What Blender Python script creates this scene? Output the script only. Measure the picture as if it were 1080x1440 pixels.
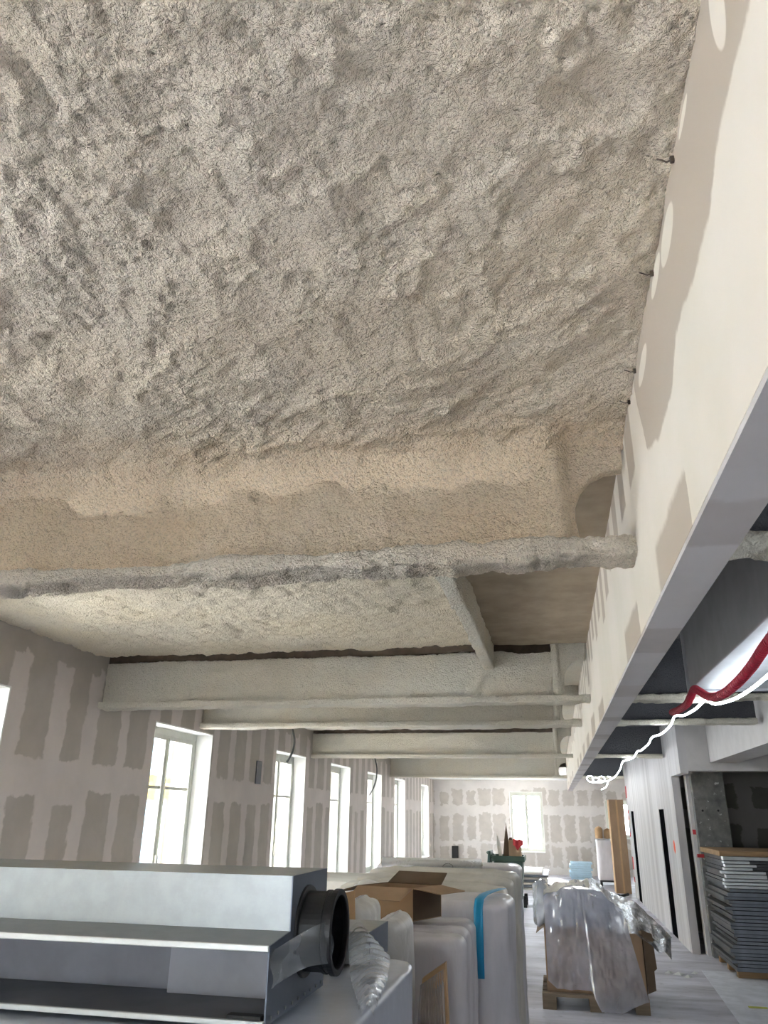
import bpy, math, random
import numpy as np
from mathutils import Vector, Matrix

# ---------------------------------------------------------------- clear
for o in list(bpy.data.objects):
    bpy.data.objects.remove(o, do_unlink=True)
SC = bpy.context.scene
COL = SC.collection
random.seed(7)
RNG = np.random.default_rng(7)

# ---------------------------------------------------------------- camera
F, PITCH, YAW, ROLL, CAMZ = 1060.0, math.radians(21.81), math.radians(12.23), math.radians(.83), 1.6
fw = np.array([-math.sin(YAW) * math.cos(PITCH), math.cos(YAW) * math.cos(PITCH), math.sin(PITCH)])
rt = np.array([math.cos(YAW), math.sin(YAW), 0.0])
up = np.cross(rt, fw)
rt, up = math.cos(ROLL) * rt + math.sin(ROLL) * up, -math.sin(ROLL) * rt + math.cos(ROLL) * up
CAM = np.array([0.0, 0.0, CAMZ])
cd = bpy.data.cameras.new('camera')
cd.sensor_fit = 'VERTICAL'
cd.sensor_height = 36.0
cd.lens = F * 36.0 / 1440.0
cd.clip_start = 0.02
cd.clip_end = 300
cam = bpy.data.objects.new('camera', cd)
COL.objects.link(cam)
m = Matrix.Identity(4)
for i in range(3):
    m[i][0], m[i][1], m[i][2], m[i][3] = rt[i], up[i], -fw[i], CAM[i]
cam.matrix_world = m
SC.camera = cam


def px(u, v, x=None, y=None, z=None):
    """point of the photograph's pixel (u, v) on a known plane of the room"""
    d = fw + rt * (u - 540) / F - up * (v - 720) / F
    k = x / d[0] if x is not None else (y / d[1] if y is not None else (z - CAMZ) / d[2])
    return tuple(CAM + d * k)


# ---------------------------------------------------------------- world, sun, exposure
SC.view_settings.view_transform = 'Standard'
SC.view_settings.look = 'None'
SC.view_settings.gamma = 1.0
SC.view_settings.exposure = 2.0
SC.view_settings.use_curve_mapping = False
w = bpy.data.worlds.new('sky')
SC.world = w
w.use_nodes = True
bg = w.node_tree.nodes['Background']
bg.inputs['Color'].default_value = (0.84, 0.905, 1.0, 1)
bg.inputs['Strength'].default_value = 9.0
sd = bpy.data.lights.new('sun', 'SUN')
sd.energy = 30.0
sd.color = (1.0, .95, .86)
sd.angle = math.radians(.6)
sun = bpy.data.objects.new('sun', sd)
COL.objects.link(sun)
sun.rotation_euler = Vector((.26, -1.0, -.46)).to_track_quat('-Z', 'Y').to_euler()


def portal(cx, cy, cz, wd, ht, face):
    d = bpy.data.lights.new('window_portal', 'AREA')
    d.shape = 'RECTANGLE'
    d.size, d.size_y = wd, ht
    d.cycles.is_portal = True
    o = bpy.data.objects.new('window_portal', d)
    COL.objects.link(o)
    o.location = (cx, cy, cz)
    o.rotation_euler = Vector(face).to_track_quat('-Z', 'Z').to_euler()


# ---------------------------------------------------------------- node helpers
class NT:
    def __init__(s, name):
        s.m = bpy.data.materials.new(name)
        s.m.use_nodes = True
        s.t = s.m.node_tree
        s.p = s.t.nodes['Principled BSDF']
        s.out = s.t.nodes['Material Output']
        s.tc = s.t.nodes.new('ShaderNodeTexCoord')
        s.co = s.tc.outputs['Object']

    def n(s, typ, ins=None, **kw):
        nd = s.t.nodes.new(typ)
        for k, v in kw.items():
            setattr(nd, k, v)
        for k, v in (ins or {}).items():
            if hasattr(v, 'is_linked') or isinstance(v, bpy.types.NodeSocket):
                s.t.links.new(v, nd.inputs[k])
            else:
                nd.inputs[k].default_value = v
        return nd

    def math(s, op, a, b=0.0, c=0.0):
        return s.n('ShaderNodeMath', {0: a, 1: b, 2: c}, operation=op).outputs[0]

    def noise(s, scale, detail=3, rough=.55, vec=None, out='Fac', dist=0.0):
        return s.n('ShaderNodeTexNoise', {'Vector': vec or s.co, 'Scale': scale, 'Detail': detail, 'Roughness': rough, 'Distortion': dist}).outputs[out]

    def mix(s, fac, a, b):
        nd = s.n('ShaderNodeMix', {0: fac, 6: a, 7: b}, data_type='RGBA')
        return nd.outputs[2]

    def ramp(s, fac, stops):
        nd = s.n('ShaderNodeValToRGB', {0: fac})
        cr = nd.color_ramp
        while len(cr.elements) < len(stops):
            cr.elements.new(.5)
        for e, (p, c) in zip(cr.elements, stops):
            e.position = p
            e.color = (*c, 1) if len(c) == 3 else c
        return nd.outputs[0]

    def step(s, val, lo, hi):
        return s.n('ShaderNodeMapRange', {0: val, 1: lo, 2: hi, 3: 0.0, 4: 1.0}, interpolation_type='SMOOTHSTEP').outputs[0]

    def bump(s, h, strength, dist=.01, prev=None):
        ins = {'Height': h, 'Strength': strength, 'Distance': dist}
        if prev is not None:
            ins['Normal'] = prev
        return s.n('ShaderNodeBump', ins).outputs[0]

    def set(s, **kw):
        for k, v in kw.items():
            k = k.replace('_', ' ')
            if isinstance(v, bpy.types.NodeSocket):
                s.t.links.new(v, s.p.inputs[k])
            else:
                s.p.inputs[k].default_value = v


def lin(r, g, b):
    f = lambda c: ((c / 255 + .055) / 1.055) ** 2.4 if c > 10 else c / 255 / 12.92
    return (f(r), f(g), f(b))


def c4(c):
    return (*c, 1)


def simple(name, col, rough=.6, metal=0.0, var=.12, vscale=6.0, bump=0.0, bscale=60.0, coat=0.0, stretch=None):
    t = NT(name)
    vec = t.co
    if stretch:
        vec = t.n('ShaderNodeMapping', {'Vector': t.co, 'Scale': stretch}).outputs[0]
    nz = t.noise(vscale, 4, .6, vec)
    dark = tuple(max(0, c * (1 - var)) for c in col)
    lite = tuple(min(1, c * (1 + var)) for c in col)
    t.set(Base_Color=t.mix(t.step(nz, .3, .7), c4(dark), c4(lite)), Roughness=rough, Metallic=metal)
    if coat:
        t.set(Coat_Weight=coat, Coat_Roughness=.15)
    if bump:
        t.set(Normal=t.bump(t.noise(bscale, 4, .6, vec), bump))
    return t.m


def spray(name, base, warm, cool, grain=1.0, tint=None):
    """sprayed fibrous fireproofing"""
    t = NT(name)
    big = t.noise(1.6, 3, .5)
    mid = t.noise(14, 4, .6)
    fine = t.noise(105, 3, .75)
    a = t.mix(t.step(big, .32, .68), c4(warm), c4(cool))
    b = t.mix(.5, a, c4(base))
    if tint:                       # a tanner batch of fibre was used towards the first beam
        yy = t.n('ShaderNodeSeparateXYZ', {0: t.co}).outputs[1]
        b = t.mix(t.step(t.math('ADD', yy, t.math('MULTIPLY', t.noise(5, 3), .3)), 2.15, 2.62), b, c4(tint))
    dk = tuple(c * .82 for c in base)
    b2 = t.mix(t.math('MULTIPLY', t.step(mid, .52, .75), .25), b, c4(dk))
    b3 = t.mix(t.math('MULTIPLY', t.step(fine, .49, .66), .40), b2, c4(tuple(c * .56 for c in base)))  # shade between the fibres painted as dark specks
    vor = t.n('ShaderNodeTexVoronoi', {'Vector': t.n('ShaderNodeVectorMath', {0: t.co, 1: t.n('ShaderNodeVectorMath', {0: t.noise(90, 2, .5, out='Color'), 'Scale': .02}, operation='SCALE').outputs[0]}, operation='ADD').outputs[0], 'Scale': 85.0}).outputs[0]
    h = t.math('ADD', t.math('MULTIPLY', fine, 1.0), t.math('MULTIPLY', vor, -.55))
    n1 = t.bump(t.noise(45, 4, .65), .55 * grain, .02)
    n2 = t.bump(h, 1.0 * min(grain, 1.0), .016 * grain, n1)
    t.set(Base_Color=b3, Roughness=1.0, Normal=n2)
    t.p.inputs['Specular IOR Level'].default_value = .1
    return t.m


def film(name, col, clear=.4, rough=.25, bump=.3, bscale=25):
    """thin polythene: partly see-through, partly milky, glossy"""
    t = NT(name)
    nrm = t.bump(t.noise(bscale, 4, .6, dist=1.5), bump, .01)
    dif = t.n('ShaderNodeBsdfDiffuse', {'Color': c4(col), 'Normal': nrm}).outputs[0]
    trl = t.n('ShaderNodeBsdfTranslucent', {'Color': c4(col), 'Normal': nrm}).outputs[0]
    glo = t.n('ShaderNodeBsdfGlossy', {'Color': (1, 1, 1, 1), 'Roughness': rough, 'Normal': nrm}).outputs[0]
    tra = t.n('ShaderNodeBsdfTransparent').outputs[0]
    milky = t.n('ShaderNodeMixShader', {0: .4, 1: dif, 2: trl}).outputs[0]
    cl = t.math('MULTIPLY', t.math('ADD', .55, t.step(t.noise(3, 3, .5), .2, .8)), clear)
    a = t.n('ShaderNodeMixShader', {0: cl, 1: milky, 2: tra}).outputs[0]
    fr = t.n('ShaderNodeFresnel', {'IOR': 1.5, 'Normal': nrm}).outputs[0]
    b = t.n('ShaderNodeMixShader', {0: t.math('MULTIPLY', fr, .9), 1: a, 2: glo}).outputs[0]
    t.t.links.new(b, t.out.inputs['Surface'])
    return t.m


def glass():
    t = NT('window_glass')
    tra = t.n('ShaderNodeBsdfTransparent', {'Color': (.98, 1, .99, 1)}).outputs[0]
    glo = t.n('ShaderNodeBsdfGlossy', {'Roughness': .02}).outputs[0]
    fr = t.n('ShaderNodeFresnel', {'IOR': 1.45}).outputs[0]
    b = t.n('ShaderNodeMixShader', {0: t.math('MULTIPLY', fr, .8), 1: tra, 2: glo}).outputs[0]
    t.t.links.new(b, t.out.inputs['Surface'])
    return t.m


def board_wall(name, bare, comp, axis, period, centre, half, rows, spread=.05, top=None):
    """plasterboard: bare board showing between filled and taped joints.
    axis: 1 for a wall along y, 0 for one along x. rows: (z_low, z_high) of the bare rows"""
    t = NT(name)
    ds = t.n('ShaderNodeVectorMath', {0: t.noise(5.0, 4, .65, out='Color'), 1: (.5, .5, .5)}, operation='SUBTRACT').outputs[0]
    dsc = t.n('ShaderNodeVectorMath', {0: ds, 'Scale': spread * 4}, operation='SCALE').outputs[0]
    v = t.n('ShaderNodeVectorMath', {0: t.co, 1: dsc}, operation='ADD').outputs[0]
    sp = t.n('ShaderNodeSeparateXYZ', {0: v})
    a, z = sp.outputs[axis], sp.outputs[2]
    # each strip gets its own width
    cell = t.math('ROUND', t.math('DIVIDE', t.math('SUBTRACT', a, centre), period))
    wn = t.n('ShaderNodeTexWhiteNoise', {'W': cell}, noise_dimensions='1D').outputs['Value']
    off = t.math('ABSOLUTE', t.math('SUBTRACT', t.math('SUBTRACT', a, centre), t.math('MULTIPLY', cell, period)))
    hw = t.math('ADD', half - .04, t.math('MULTIPLY', wn, .08))
    strip = t.step(t.math('SUBTRACT', hw, off), -.012, .012)
    row = None
    for lo, hi in rows:
        wob = t.math('MULTIPLY', t.math('SUBTRACT', wn, .5), .14)
        r = t.math('MULTIPLY', t.step(z, lo - .01, lo + .01), t.step(t.math('SUBTRACT', t.math('ADD', hi, wob), z), -.01, .01))
        row = r if row is None else t.math('MAXIMUM', row, r)
    mask = t.math('MULTIPLY', strip, row)
    if top:
        mask = t.math('MAXIMUM', mask, t.step(t.math('SUBTRACT', z, t.math('ADD', top, t.math('MULTIPLY', wn, .08))), -.01, .01))
    bc = t.mix(t.step(t.noise(3, 3, .6), .3, .7), c4(tuple(c * .93 for c in bare)), c4(tuple(c * 1.06 for c in bare)))
    cc = t.mix(t.step(t.noise(2.2, 4, .6), .3, .7), c4(tuple(c * .94 for c in comp)), c4(tuple(min(1, c * 1.05) for c in comp)))
    t.set(Base_Color=t.mix(mask, cc, bc), Roughness=.8, Normal=t.bump(t.noise(30, 3, .5), .05))
    return t


# ---------------------------------------------------------------- mesh helpers
class MB:
    def __init__(s):
        s.v, s.f = [], []

    def add(s, vs, fs):
        b = len(s.v)
        s.v += [tuple(map(float, q)) for q in vs]
        s.f += [tuple(b + i for i in q) for q in fs]
        return s

    def box(s, x0, x1, y0, y1, z0, z1):
        return s.hexa([(x0, y0, z0), (x1, y0, z0), (x1, y1, z0), (x0, y1, z0), (x0, y0, z1), (x1, y0, z1), (x1, y1, z1), (x0, y1, z1)])

    def hexa(s, p):
        return s.add(p, [(3, 2, 1, 0), (4, 5, 6, 7), (0, 1, 5, 4), (1, 2, 6, 5), (2, 3, 7, 6), (3, 0, 4, 7)])

    def prism(s, pts, d):
        n = len(pts)
        q = [tuple(a + b for a, b in zip(p_, d)) for p_ in pts]
        return s.add(list(pts) + q, [tuple(range(n))[::-1], tuple(range(n, 2 * n))] + [(i, (i + 1) % n, n + (i + 1) % n, n + i) for i in range(n)])

    def plate(s, quad, th, n):
        n = Vector(n).normalized() * th
        return s.prism(quad, tuple(n))

    def tube(s, path, r, n=8, cap=True):
        path = [Vector(p_) for p_ in path]
        rs = r if isinstance(r, (list, tuple)) else [r] * len(path)
        vs, fs = [], []
        ref = None
        for i, p_ in enumerate(path):
            d = (path[min(i + 1, len(path) - 1)] - path[max(i - 1, 0)]).normalized()
            if ref is None:
                ref = Vector((0, 0, 1)) if abs(d.z) < .9 else Vector((1, 0, 0))
            a = d.cross(ref)
            if a.length < 1e-4:
                a = d.cross(Vector((1, 0, 0)))
            a.normalize()
            b = a.cross(d)
            for k in range(n):
                t = 2 * math.pi * k / n
                vs.append(tuple(p_ + (a * math.cos(t) + b * math.sin(t)) * rs[i]))
        for i in range(len(path) - 1):
            for k in range(n):
                k2 = (k + 1) % n
                fs.append((i * n + k, i * n + k2, (i + 1) * n + k2, (i + 1) * n + k))
        if cap:
            fs.append(tuple(range(n))[::-1])
            fs.append(tuple(range((len(path) - 1) * n, len(path) * n)))
        return s.add(vs, fs)

    def grid(s, V, close_u=False):
        nu, nv = V.shape[:2]
        fs = []
        for i in range(nu if close_u else nu - 1):
            i2 = (i + 1) % nu
            for j in range(nv - 1):
                fs.append((i * nv + j, i2 * nv + j, i2 * nv + j + 1, i * nv + j + 1))
        return s.add(V.reshape(-1, 3), fs)

    def mesh(s, name, mat, smooth=False, off=(0, 0, 0)):
        me = bpy.data.meshes.new(name)
        o = off
        me.from_pydata([(a - o[0], b - o[1], c - o[2]) for a, b, c in s.v], [], s.f)
        if smooth:
            me.polygons.foreach_set('use_smooth', [True] * len(me.polygons))
        me.materials.append(mat)
        me.update()
        return me


def finish(o, bevel=0.0, solid=0.0, sub=0):
    if solid:
        md = o.modifiers.new('solid', 'SOLIDIFY')
        md.thickness = solid
    if bevel:
        md = o.modifiers.new('bevel', 'BEVEL')
        md.width = bevel
        md.segments = 2
        md.limit_method = 'ANGLE'
    if sub:
        md = o.modifiers.new('sub', 'SUBSURF')
        md.levels = md.render_levels = sub
    return o


def obj(name, mb, mat, parent=None, smooth=False, **kw):
    """one mesh object; geometry is given in room coordinates"""
    loc = (0, 0, 0)
    q = parent
    while q is not None:
        loc = tuple(a + b for a, b in zip(loc, q.location))
        q = q.parent
    if isinstance(mb, bpy.types.Mesh):
        me = mb
    else:
        me = mb.mesh(name, mat, smooth, loc)
    o = bpy.data.objects.new(name, me)
    COL.objects.link(o)
    o.parent = parent
    return finish(o, **kw)


def tag(o, label=None, cat=None, group=None, kind=None):
    for k, v in (('label', label), ('category', cat), ('group', group), ('kind', kind)):
        if v:
            o[k] = v
    return o


def thing(name, label, cat, loc, group=None, kind=None):
    o = bpy.data.objects.new(name, None)
    COL.objects.link(o)
    o.location = loc
    o.empty_display_size = .1
    return tag(o, label, cat, group, kind)


def struct(name, mb, mat, label=None, cat=None, **kw):
    o = obj(name, mb, mat, **kw)
    return tag(o, label, cat, None, 'structure')


def vnoise(P, scale, seed=0):
    p_ = P * scale + seed * 17.31
    i = np.floor(p_).astype(np.int64)
    f = p_ - i
    u = f * f * f * (f * (f * 6 - 15) + 10)

    def h(a, b, c):
        n = (a * 73856093) ^ (b * 19349663) ^ (c * 83492791)
        n = (n ^ (n >> 13)) * 1274126177 & 0x7fffffff
        n = (n ^ (n >> 16)) & 0xffff
        return n / 65535.0 * 2 - 1
    r = 0
    for dx in (0, 1):
        for dy in (0, 1):
            for dz in (0, 1):
                wgt = (u[..., 0] if dx else 1 - u[..., 0]) * (u[..., 1] if dy else 1 - u[..., 1]) * (u[..., 2] if dz else 1 - u[..., 2])
                r = r + wgt * h(i[..., 0] + dx, i[..., 1] + dy, i[..., 2] + dz)
    return r


def fast_grid(name, V, mat, parent=None, close_u=False, smooth=True):
    nu, nv = V.shape[:2]
    loc = parent.location if parent else Vector((0, 0, 0))
    W = V.reshape(-1, 3) - np.array(loc)
    iu = np.arange(nu if close_u else nu - 1)
    jv = np.arange(nv - 1)
    I, J = np.meshgrid(iu, jv, indexing='ij')
    I2 = (I + 1) % nu
    fs = np.stack([I * nv + J, I2 * nv + J, I2 * nv + J + 1, I * nv + J + 1], -1).reshape(-1, 4)
    me = bpy.data.meshes.new(name)
    me.vertices.add(len(W))
    me.vertices.foreach_set('co', W.astype(np.float32).ravel())
    me.loops.add(fs.size)
    me.loops.foreach_set('vertex_index', fs.astype(np.int32).ravel())
    me.polygons.add(len(fs))
    me.polygons.foreach_set('loop_start', (np.arange(len(fs)) * 4).astype(np.int32))
    me.polygons.foreach_set('loop_total', np.full(len(fs), 4, np.int32))
    me.polygons.foreach_set('use_smooth', np.full(len(fs), smooth))
    me.materials.append(mat)
    me.update(calc_edges=True)
    me.validate()
    o = bpy.data.objects.new(name, me)
    COL.objects.link(o)
    o.parent = parent
    return o


# ---------------------------------------------------------------- materials
M = {}
M['spray'] = spray('sprayed_fireproofing', lin(244, 231, 211), lin(244, 229, 205), lin(243, 233, 218), 1.0, lin(247, 226, 198))
M['spray_warm'] = spray('sprayed_fireproofing_tan', lin(246, 225, 196), lin(247, 223, 190), lin(244, 228, 206), 1.5)
M['spray_grey'] = spray('sprayed_fireproofing_pale', lin(224, 217, 202), lin(226, 216, 195), lin(220, 218, 208), .95)
M['spray_flange'] = spray('sprayed_fireproofing_flange', lin(236, 224, 206), lin(237, 222, 200), lin(233, 225, 212), 1.3)
M['spray_bay'] = spray('sprayed_fireproofing_beige', lin(233, 221, 198), lin(234, 220, 192), lin(230, 221, 203), .9)
M['spray_shaded'] = spray('sprayed_fireproofing_shaded', lin(92, 92, 96), lin(88, 87, 90), lin(98, 99, 104), .8)  # spray darkened to carry the low light of the aisle
M['shaded_ceiling'] = simple('shaded_aisle_ceiling', lin(84, 83, 86), .95, var=.2, vscale=3, bump=.2, bscale=40)  # ceiling colour darkened for the dim aisle
M['bare_steel'] = simple('bare_brown_steel', lin(84, 72, 60), .8, var=.25, vscale=12)
M['pallet_wood'] = simple('weathered_pallet_wood', lin(128, 112, 94), .85, var=.2, vscale=5, stretch=(.3, 4, 4))
M['concrete_ceiling'] = simple('bare_ceiling', lin(160, 146, 126), .95, var=.14, vscale=5, bump=.2, bscale=40)
M['white'] = simple('white_filler', lin(232, 232, 228), .75, var=.03)
M['grey_filler'] = simple('grey_white_filler', lin(198, 194, 192), .8, var=.05)
M['end_steel'] = simple('blue_grey_sheet', lin(112, 119, 134), .45, .4, var=.06)
M['frame'] = simple('window_paint', lin(205, 205, 196), .5, var=.04)
M['glass'] = glass()
M['steel'] = simple('galvanised_sheet', lin(152, 156, 158), .38, .75, var=.06, vscale=18, bump=.03, bscale=120)
M['steel_shaded'] = simple('galvanised_shaded_inside', lin(112, 112, 119), .6, .3, var=.12)  # galvanised sheet darkened for the shade inside the plenum
M['rubber'] = simple('black_plastic', lin(17, 17, 21), .45, var=.1)
M['pack'] = simple('film_wrapped_insulation', lin(208, 204, 209), .42, var=.07, vscale=9, bump=.5, bscale=14, coat=.45, stretch=(1, 1, .25))
M['pack_beige'] = simple('film_wrapped_beige_wool', lin(206, 201, 192), .5, var=.07, vscale=9, bump=.5, bscale=16, coat=.3, stretch=(1, 1, .3))
M['wrap'] = simple('stretch_wrapped_load', lin(186, 193, 208), .35, var=.07, vscale=8, bump=.3, bscale=18, coat=.5)
M['card'] = simple('cardboard', lin(160, 133, 106), .85, var=.08, vscale=9, stretch=(1, 1, .3))
M['card_dark'] = simple('brown_and_shaded_cardboard', lin(100, 82, 64), .88, var=.1)  # brown card, also dark enough to paint carton sides in shade
M['card_light'] = simple('tan_cardboard', lin(188, 154, 116), .85, var=.06)
M['blue'] = simple('blue_tape', lin(30, 150, 200), .35, var=.05)
M['film'] = film('clear_polythene', lin(222, 222, 234), .40, .2, .45)
M['film_soft'] = film('milky_polythene', lin(232, 230, 228), .18, .35, .3)
M['film_clear'] = film('clear_stretch_film', lin(225, 230, 240), .62, .12, .3)
M['wood'] = simple('raw_wood', lin(150, 120, 86), .8, var=.2, vscale=5, stretch=(.3, 4, 4))
M['pale_board'] = simple('pale_board', lin(205, 200, 190), .7, var=.06)
M['blue_board'] = simple('pale_blue_board', lin(176, 205, 222), .6, var=.06)
M['panel'] = simple('grey_floor_panel', lin(118, 122, 130), .5, .35, var=.2, vscale=4)
M['panel_dark'] = simple('dark_panel_core', lin(74, 74, 76), .7, var=.2)
M['panel_edge'] = simple('bright_panel_edge', lin(205, 208, 208), .35, .5, var=.1)
M['green'] = simple('green_plastic', lin(52, 74, 62), .5, var=.1)
M['red'] = simple('red_conduit', lin(170, 22, 52), .45, var=.1)
M['redcloth'] = simple('red_cloth', lin(190, 60, 66), .8, var=.1)
M['black'] = simple('black_rubber', lin(24, 24, 26), .6, var=.1)
t = NT('shade_black')
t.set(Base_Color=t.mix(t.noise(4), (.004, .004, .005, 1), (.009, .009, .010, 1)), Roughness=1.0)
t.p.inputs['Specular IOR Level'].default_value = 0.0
M['shade_black'] = t.m
M['dark_steel'] = simple('dark_steel', lin(60, 60, 64), .5, .4, var=.1)
M['cable'] = simple('grey_cable', lin(70, 72, 70), .5, var=.05)
M['duct'] = simple('duct_sheet', lin(168, 170, 176), .5, .3, var=.08)
M['facade'] = simple('yellow_render', lin(150, 124, 62), .9, var=.05, vscale=1)
M['shutter'] = simple('pale_shutter', lin(200, 204, 206), .7, var=.03)
M['pale_street'] = simple('street', lin(208, 203, 203), .9, var=.1)
M['paper'] = simple('scrap_paper', lin(205, 205, 200), .8, var=.1)
M['yellowgreen'] = simple('yellow_green_plastic', lin(190, 190, 90), .6, var=.1)
t = NT('light_strip_glow')
t.set(Base_Color=(1, 1, 1, 1), Emission_Color=(.86, .95, 1.0, 1), Emission_Strength=9.0)
M['led'] = t.m

# concrete pillar
t = NT('rough_concrete')
nz = t.noise(7, 5, .65)
sp = t.step(t.noise(16, 4, .6), .62, .7)
t.set(Base_Color=t.mix(t.math('MULTIPLY', sp, .8), t.ramp(nz, [(.3, lin(92, 92, 90)), (.7, lin(134, 132, 128))]), c4(lin(205, 205, 202))), Roughness=.9, Normal=t.bump(nz, .4))
M['pillar'] = t.m

# dusty floor
t = NT('dusty_concrete_floor')
st = t.n('ShaderNodeMapping', {'Vector': t.co, 'Scale': (.6, 2.4, 1)}).outputs[0]
a = t.ramp(t.noise(1.1, 5, .65, st), [(.30, lin(150, 147, 152)), (.5, lin(190, 187, 195)), (.72, lin(220, 218, 226))])
b = t.mix(t.math('MULTIPLY', t.step(t.noise(9, 5, .7), .55, .75), .5), a, c4(lin(122, 119, 118)))
t.set(Base_Color=b, Roughness=t.ramp(t.noise(3, 3), [(.3, (.42,) * 3), (.7, (.75,) * 3)]), Normal=t.bump(t.noise(24, 4), .08))
M['floor'] = t.m

# plasterboard walls
BARE, COMP = lin(182, 174, 164), lin(212, 203, 197)
M['wall_left'] = board_wall('plasterboard_left', BARE, COMP, 1, .495, 5.07, .15, [(.25, 1.68), (1.95, 3.2)], .035, top=2.63).m
M['wall_far'] = board_wall('plasterboard_far', lin(198, 191, 184), lin(222, 217, 213), 0, .42, -2.95, .155, [(.2, .75), (.88, 1.6), (1.88, 2.32)], .075).m
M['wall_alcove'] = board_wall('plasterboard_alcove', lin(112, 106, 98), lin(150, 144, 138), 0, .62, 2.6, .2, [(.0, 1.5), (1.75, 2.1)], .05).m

# right partition: filler with faint vertical streaks, one orange paint mark
t = NT('plasterboard_right')
mp = t.n('ShaderNodeMapping', {'Vector': t.co, 'Scale': (1, 3.2, .12)}).outputs[0]
base = t.ramp(t.noise(1.6, 4, .6, mp), [(.35, lin(172, 168, 168)), (.55, lin(196, 192, 192)), (.75, lin(208, 205, 206))])
sp = t.n('ShaderNodeSeparateXYZ', {0: t.co})
dy = t.math('DIVIDE', t.math('SUBTRACT', sp.outputs[1], 12.05), .10)
dz = t.math('DIVIDE', t.math('SUBTRACT', sp.outputs[2], 1.23), .10)
rr = t.math('ADD', t.math('ADD', t.math('MULTIPLY', dy, dy), t.math('MULTIPLY', dz, dz)), t.math('MULTIPLY', t.noise(14, 4), 1.2))
base = t.mix(t.step(t.math('SUBTRACT', 1.5, rr), -.1, .5), base, c4(lin(240, 96, 70)))
t.set(Base_Color=base, Roughness=.8)
M['wall_right'] = t.m

# bulkhead: bare board along the top and in the lower corner patches, cream filler elsewhere
t = NT('bulkhead_board')
ds = t.n('ShaderNodeVectorMath', {0: t.n('ShaderNodeVectorMath', {0: t.noise(7, 5, .7, out='Color'), 1: (.5, .5, .5)}, operation='SUBTRACT').outputs[0], 'Scale': .05}, operation='SCALE').outputs[0]
v = t.n('ShaderNodeVectorMath', {0: t.co, 1: ds}, operation='ADD').outputs[0]
sp = t.n('ShaderNodeSeparateXYZ', {0: v})
sy, sz = sp.outputs[1], sp.outputs[2]
fc = t.n('ShaderNodeFloatCurve', {'Value': t.n('ShaderNodeMapRange', {0: sy, 1: 0.0, 2: 5.0, 3: 0.0, 4: 1.0}).outputs[0]})
cv = fc.mapping.curves[0]
# edge height of the bare band: y metres -> (z - 2) metres
EDGE = [(0, .58), (.74, .575), (.95, .57), (1.05, .515), (1.22, .52), (1.42, .54), (1.53, .475), (1.75, .47), (1.95, .53), (2.03, .70), (2.06, .9), (2.2, .9), (5, .9)]
while len(cv.points) < len(EDGE):
    cv.points.new(.5, .5)
for pt, (yy, zz) in zip(cv.points, EDGE):
    pt.location = (yy / 5.0, zz)
    pt.handle_type = 'VECTOR'
fc.mapping.update()
band = t.step(t.math('SUBTRACT', t.math('SUBTRACT', sz, 2.0), fc.outputs[0]), -.008, .008)
# further on: a fringe of bare strips below the ceiling
per = .33
cell = t.math('ROUND', t.math('DIVIDE', sy, per))
wn = t.n('ShaderNodeTexWhiteNoise', {'W': cell}, noise_dimensions='1D').outputs['Value']
off = t.math('ABSOLUTE', t.math('SUBTRACT', sy, t.math('MULTIPLY', cell, per)))
fr = t.math('MULTIPLY', t.step(t.math('SUBTRACT', .085, off), -.01, .01), t.step(t.math('SUBTRACT', sz, t.math('ADD', 2.52, t.math('MULTIPLY', wn, .14))), -.01, .01))
fr = t.math('MULTIPLY', fr, t.step(sy, 2.1, 2.16))
# lower edge patches
cell2 = t.math('ROUND', t.math('DIVIDE', sy, 1.02))
wn2 = t.n('ShaderNodeTexWhiteNoise', {'W': cell2}, noise_dimensions='1D').outputs['Value']
off2 = t.math('ABSOLUTE', t.math('SUBTRACT', t.math('SUBTRACT', sy, t.math('MULTIPLY', cell2, 1.02)), -.28))
lo = t.math('MULTIPLY', t.step(t.math('SUBTRACT', .27, off2), -.02, .02), t.step(t.math('SUBTRACT', t.math('ADD', 2.19, t.math('MULTIPLY', wn2, .10)), sz), -.015, .015))
lo = t.math('MULTIPLY', t.math('MULTIPLY', lo, t.step(sy, 1.3, 1.34)), t.step(wn2, .35, .45))
mask = t.math('MAXIMUM', t.math('MAXIMUM', band, fr), lo)
# filler dabs over screw heads near the ceiling
so = t.n('ShaderNodeSeparateXYZ', {0: t.co})
for yy, zz, ry, rz in ((.84, 2.71, .035, .075), (1.36, 2.745, .09, .04), (1.53, 2.775, .08, .025), (1.86, 2.74, .10, .03), (1.10, 2.79, .05, .012)):
    e = t.math('ADD', t.math('POWER', t.math('ABSOLUTE', t.math('DIVIDE', t.math('SUBTRACT', so.outputs[1], yy), ry)), 2.0),
               t.math('POWER', t.math('ABSOLUTE', t.math('DIVIDE', t.math('SUBTRACT', so.outputs[2], zz), rz)), 2.0))
    mask = t.math('MULTIPLY', mask, t.step(e, .85, 1.1))
cream = t.mix(t.step(t.noise(1.8, 4, .6), .3, .7), c4(lin(226, 219, 206)), c4(lin(234, 226, 216)))
t.set(Base_Color=t.mix(mask, cream, c4(lin(190, 178, 164))), Roughness=.8, Normal=t.bump(t.noise(40, 3), .03))
M['bulkhead'] = t.m

# ---------------------------------------------------------------- the room: main dimensions (metres)
XL, XB0, XB1, XR = -3.70, .31, .42, 1.59
ZC = 2.81
YB, YF = -7.0, 25.0

struct('floor', MB().box(XL - .5, 5.4, YB - .3, YF + .4, -.2, 0), M['floor'])

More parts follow.
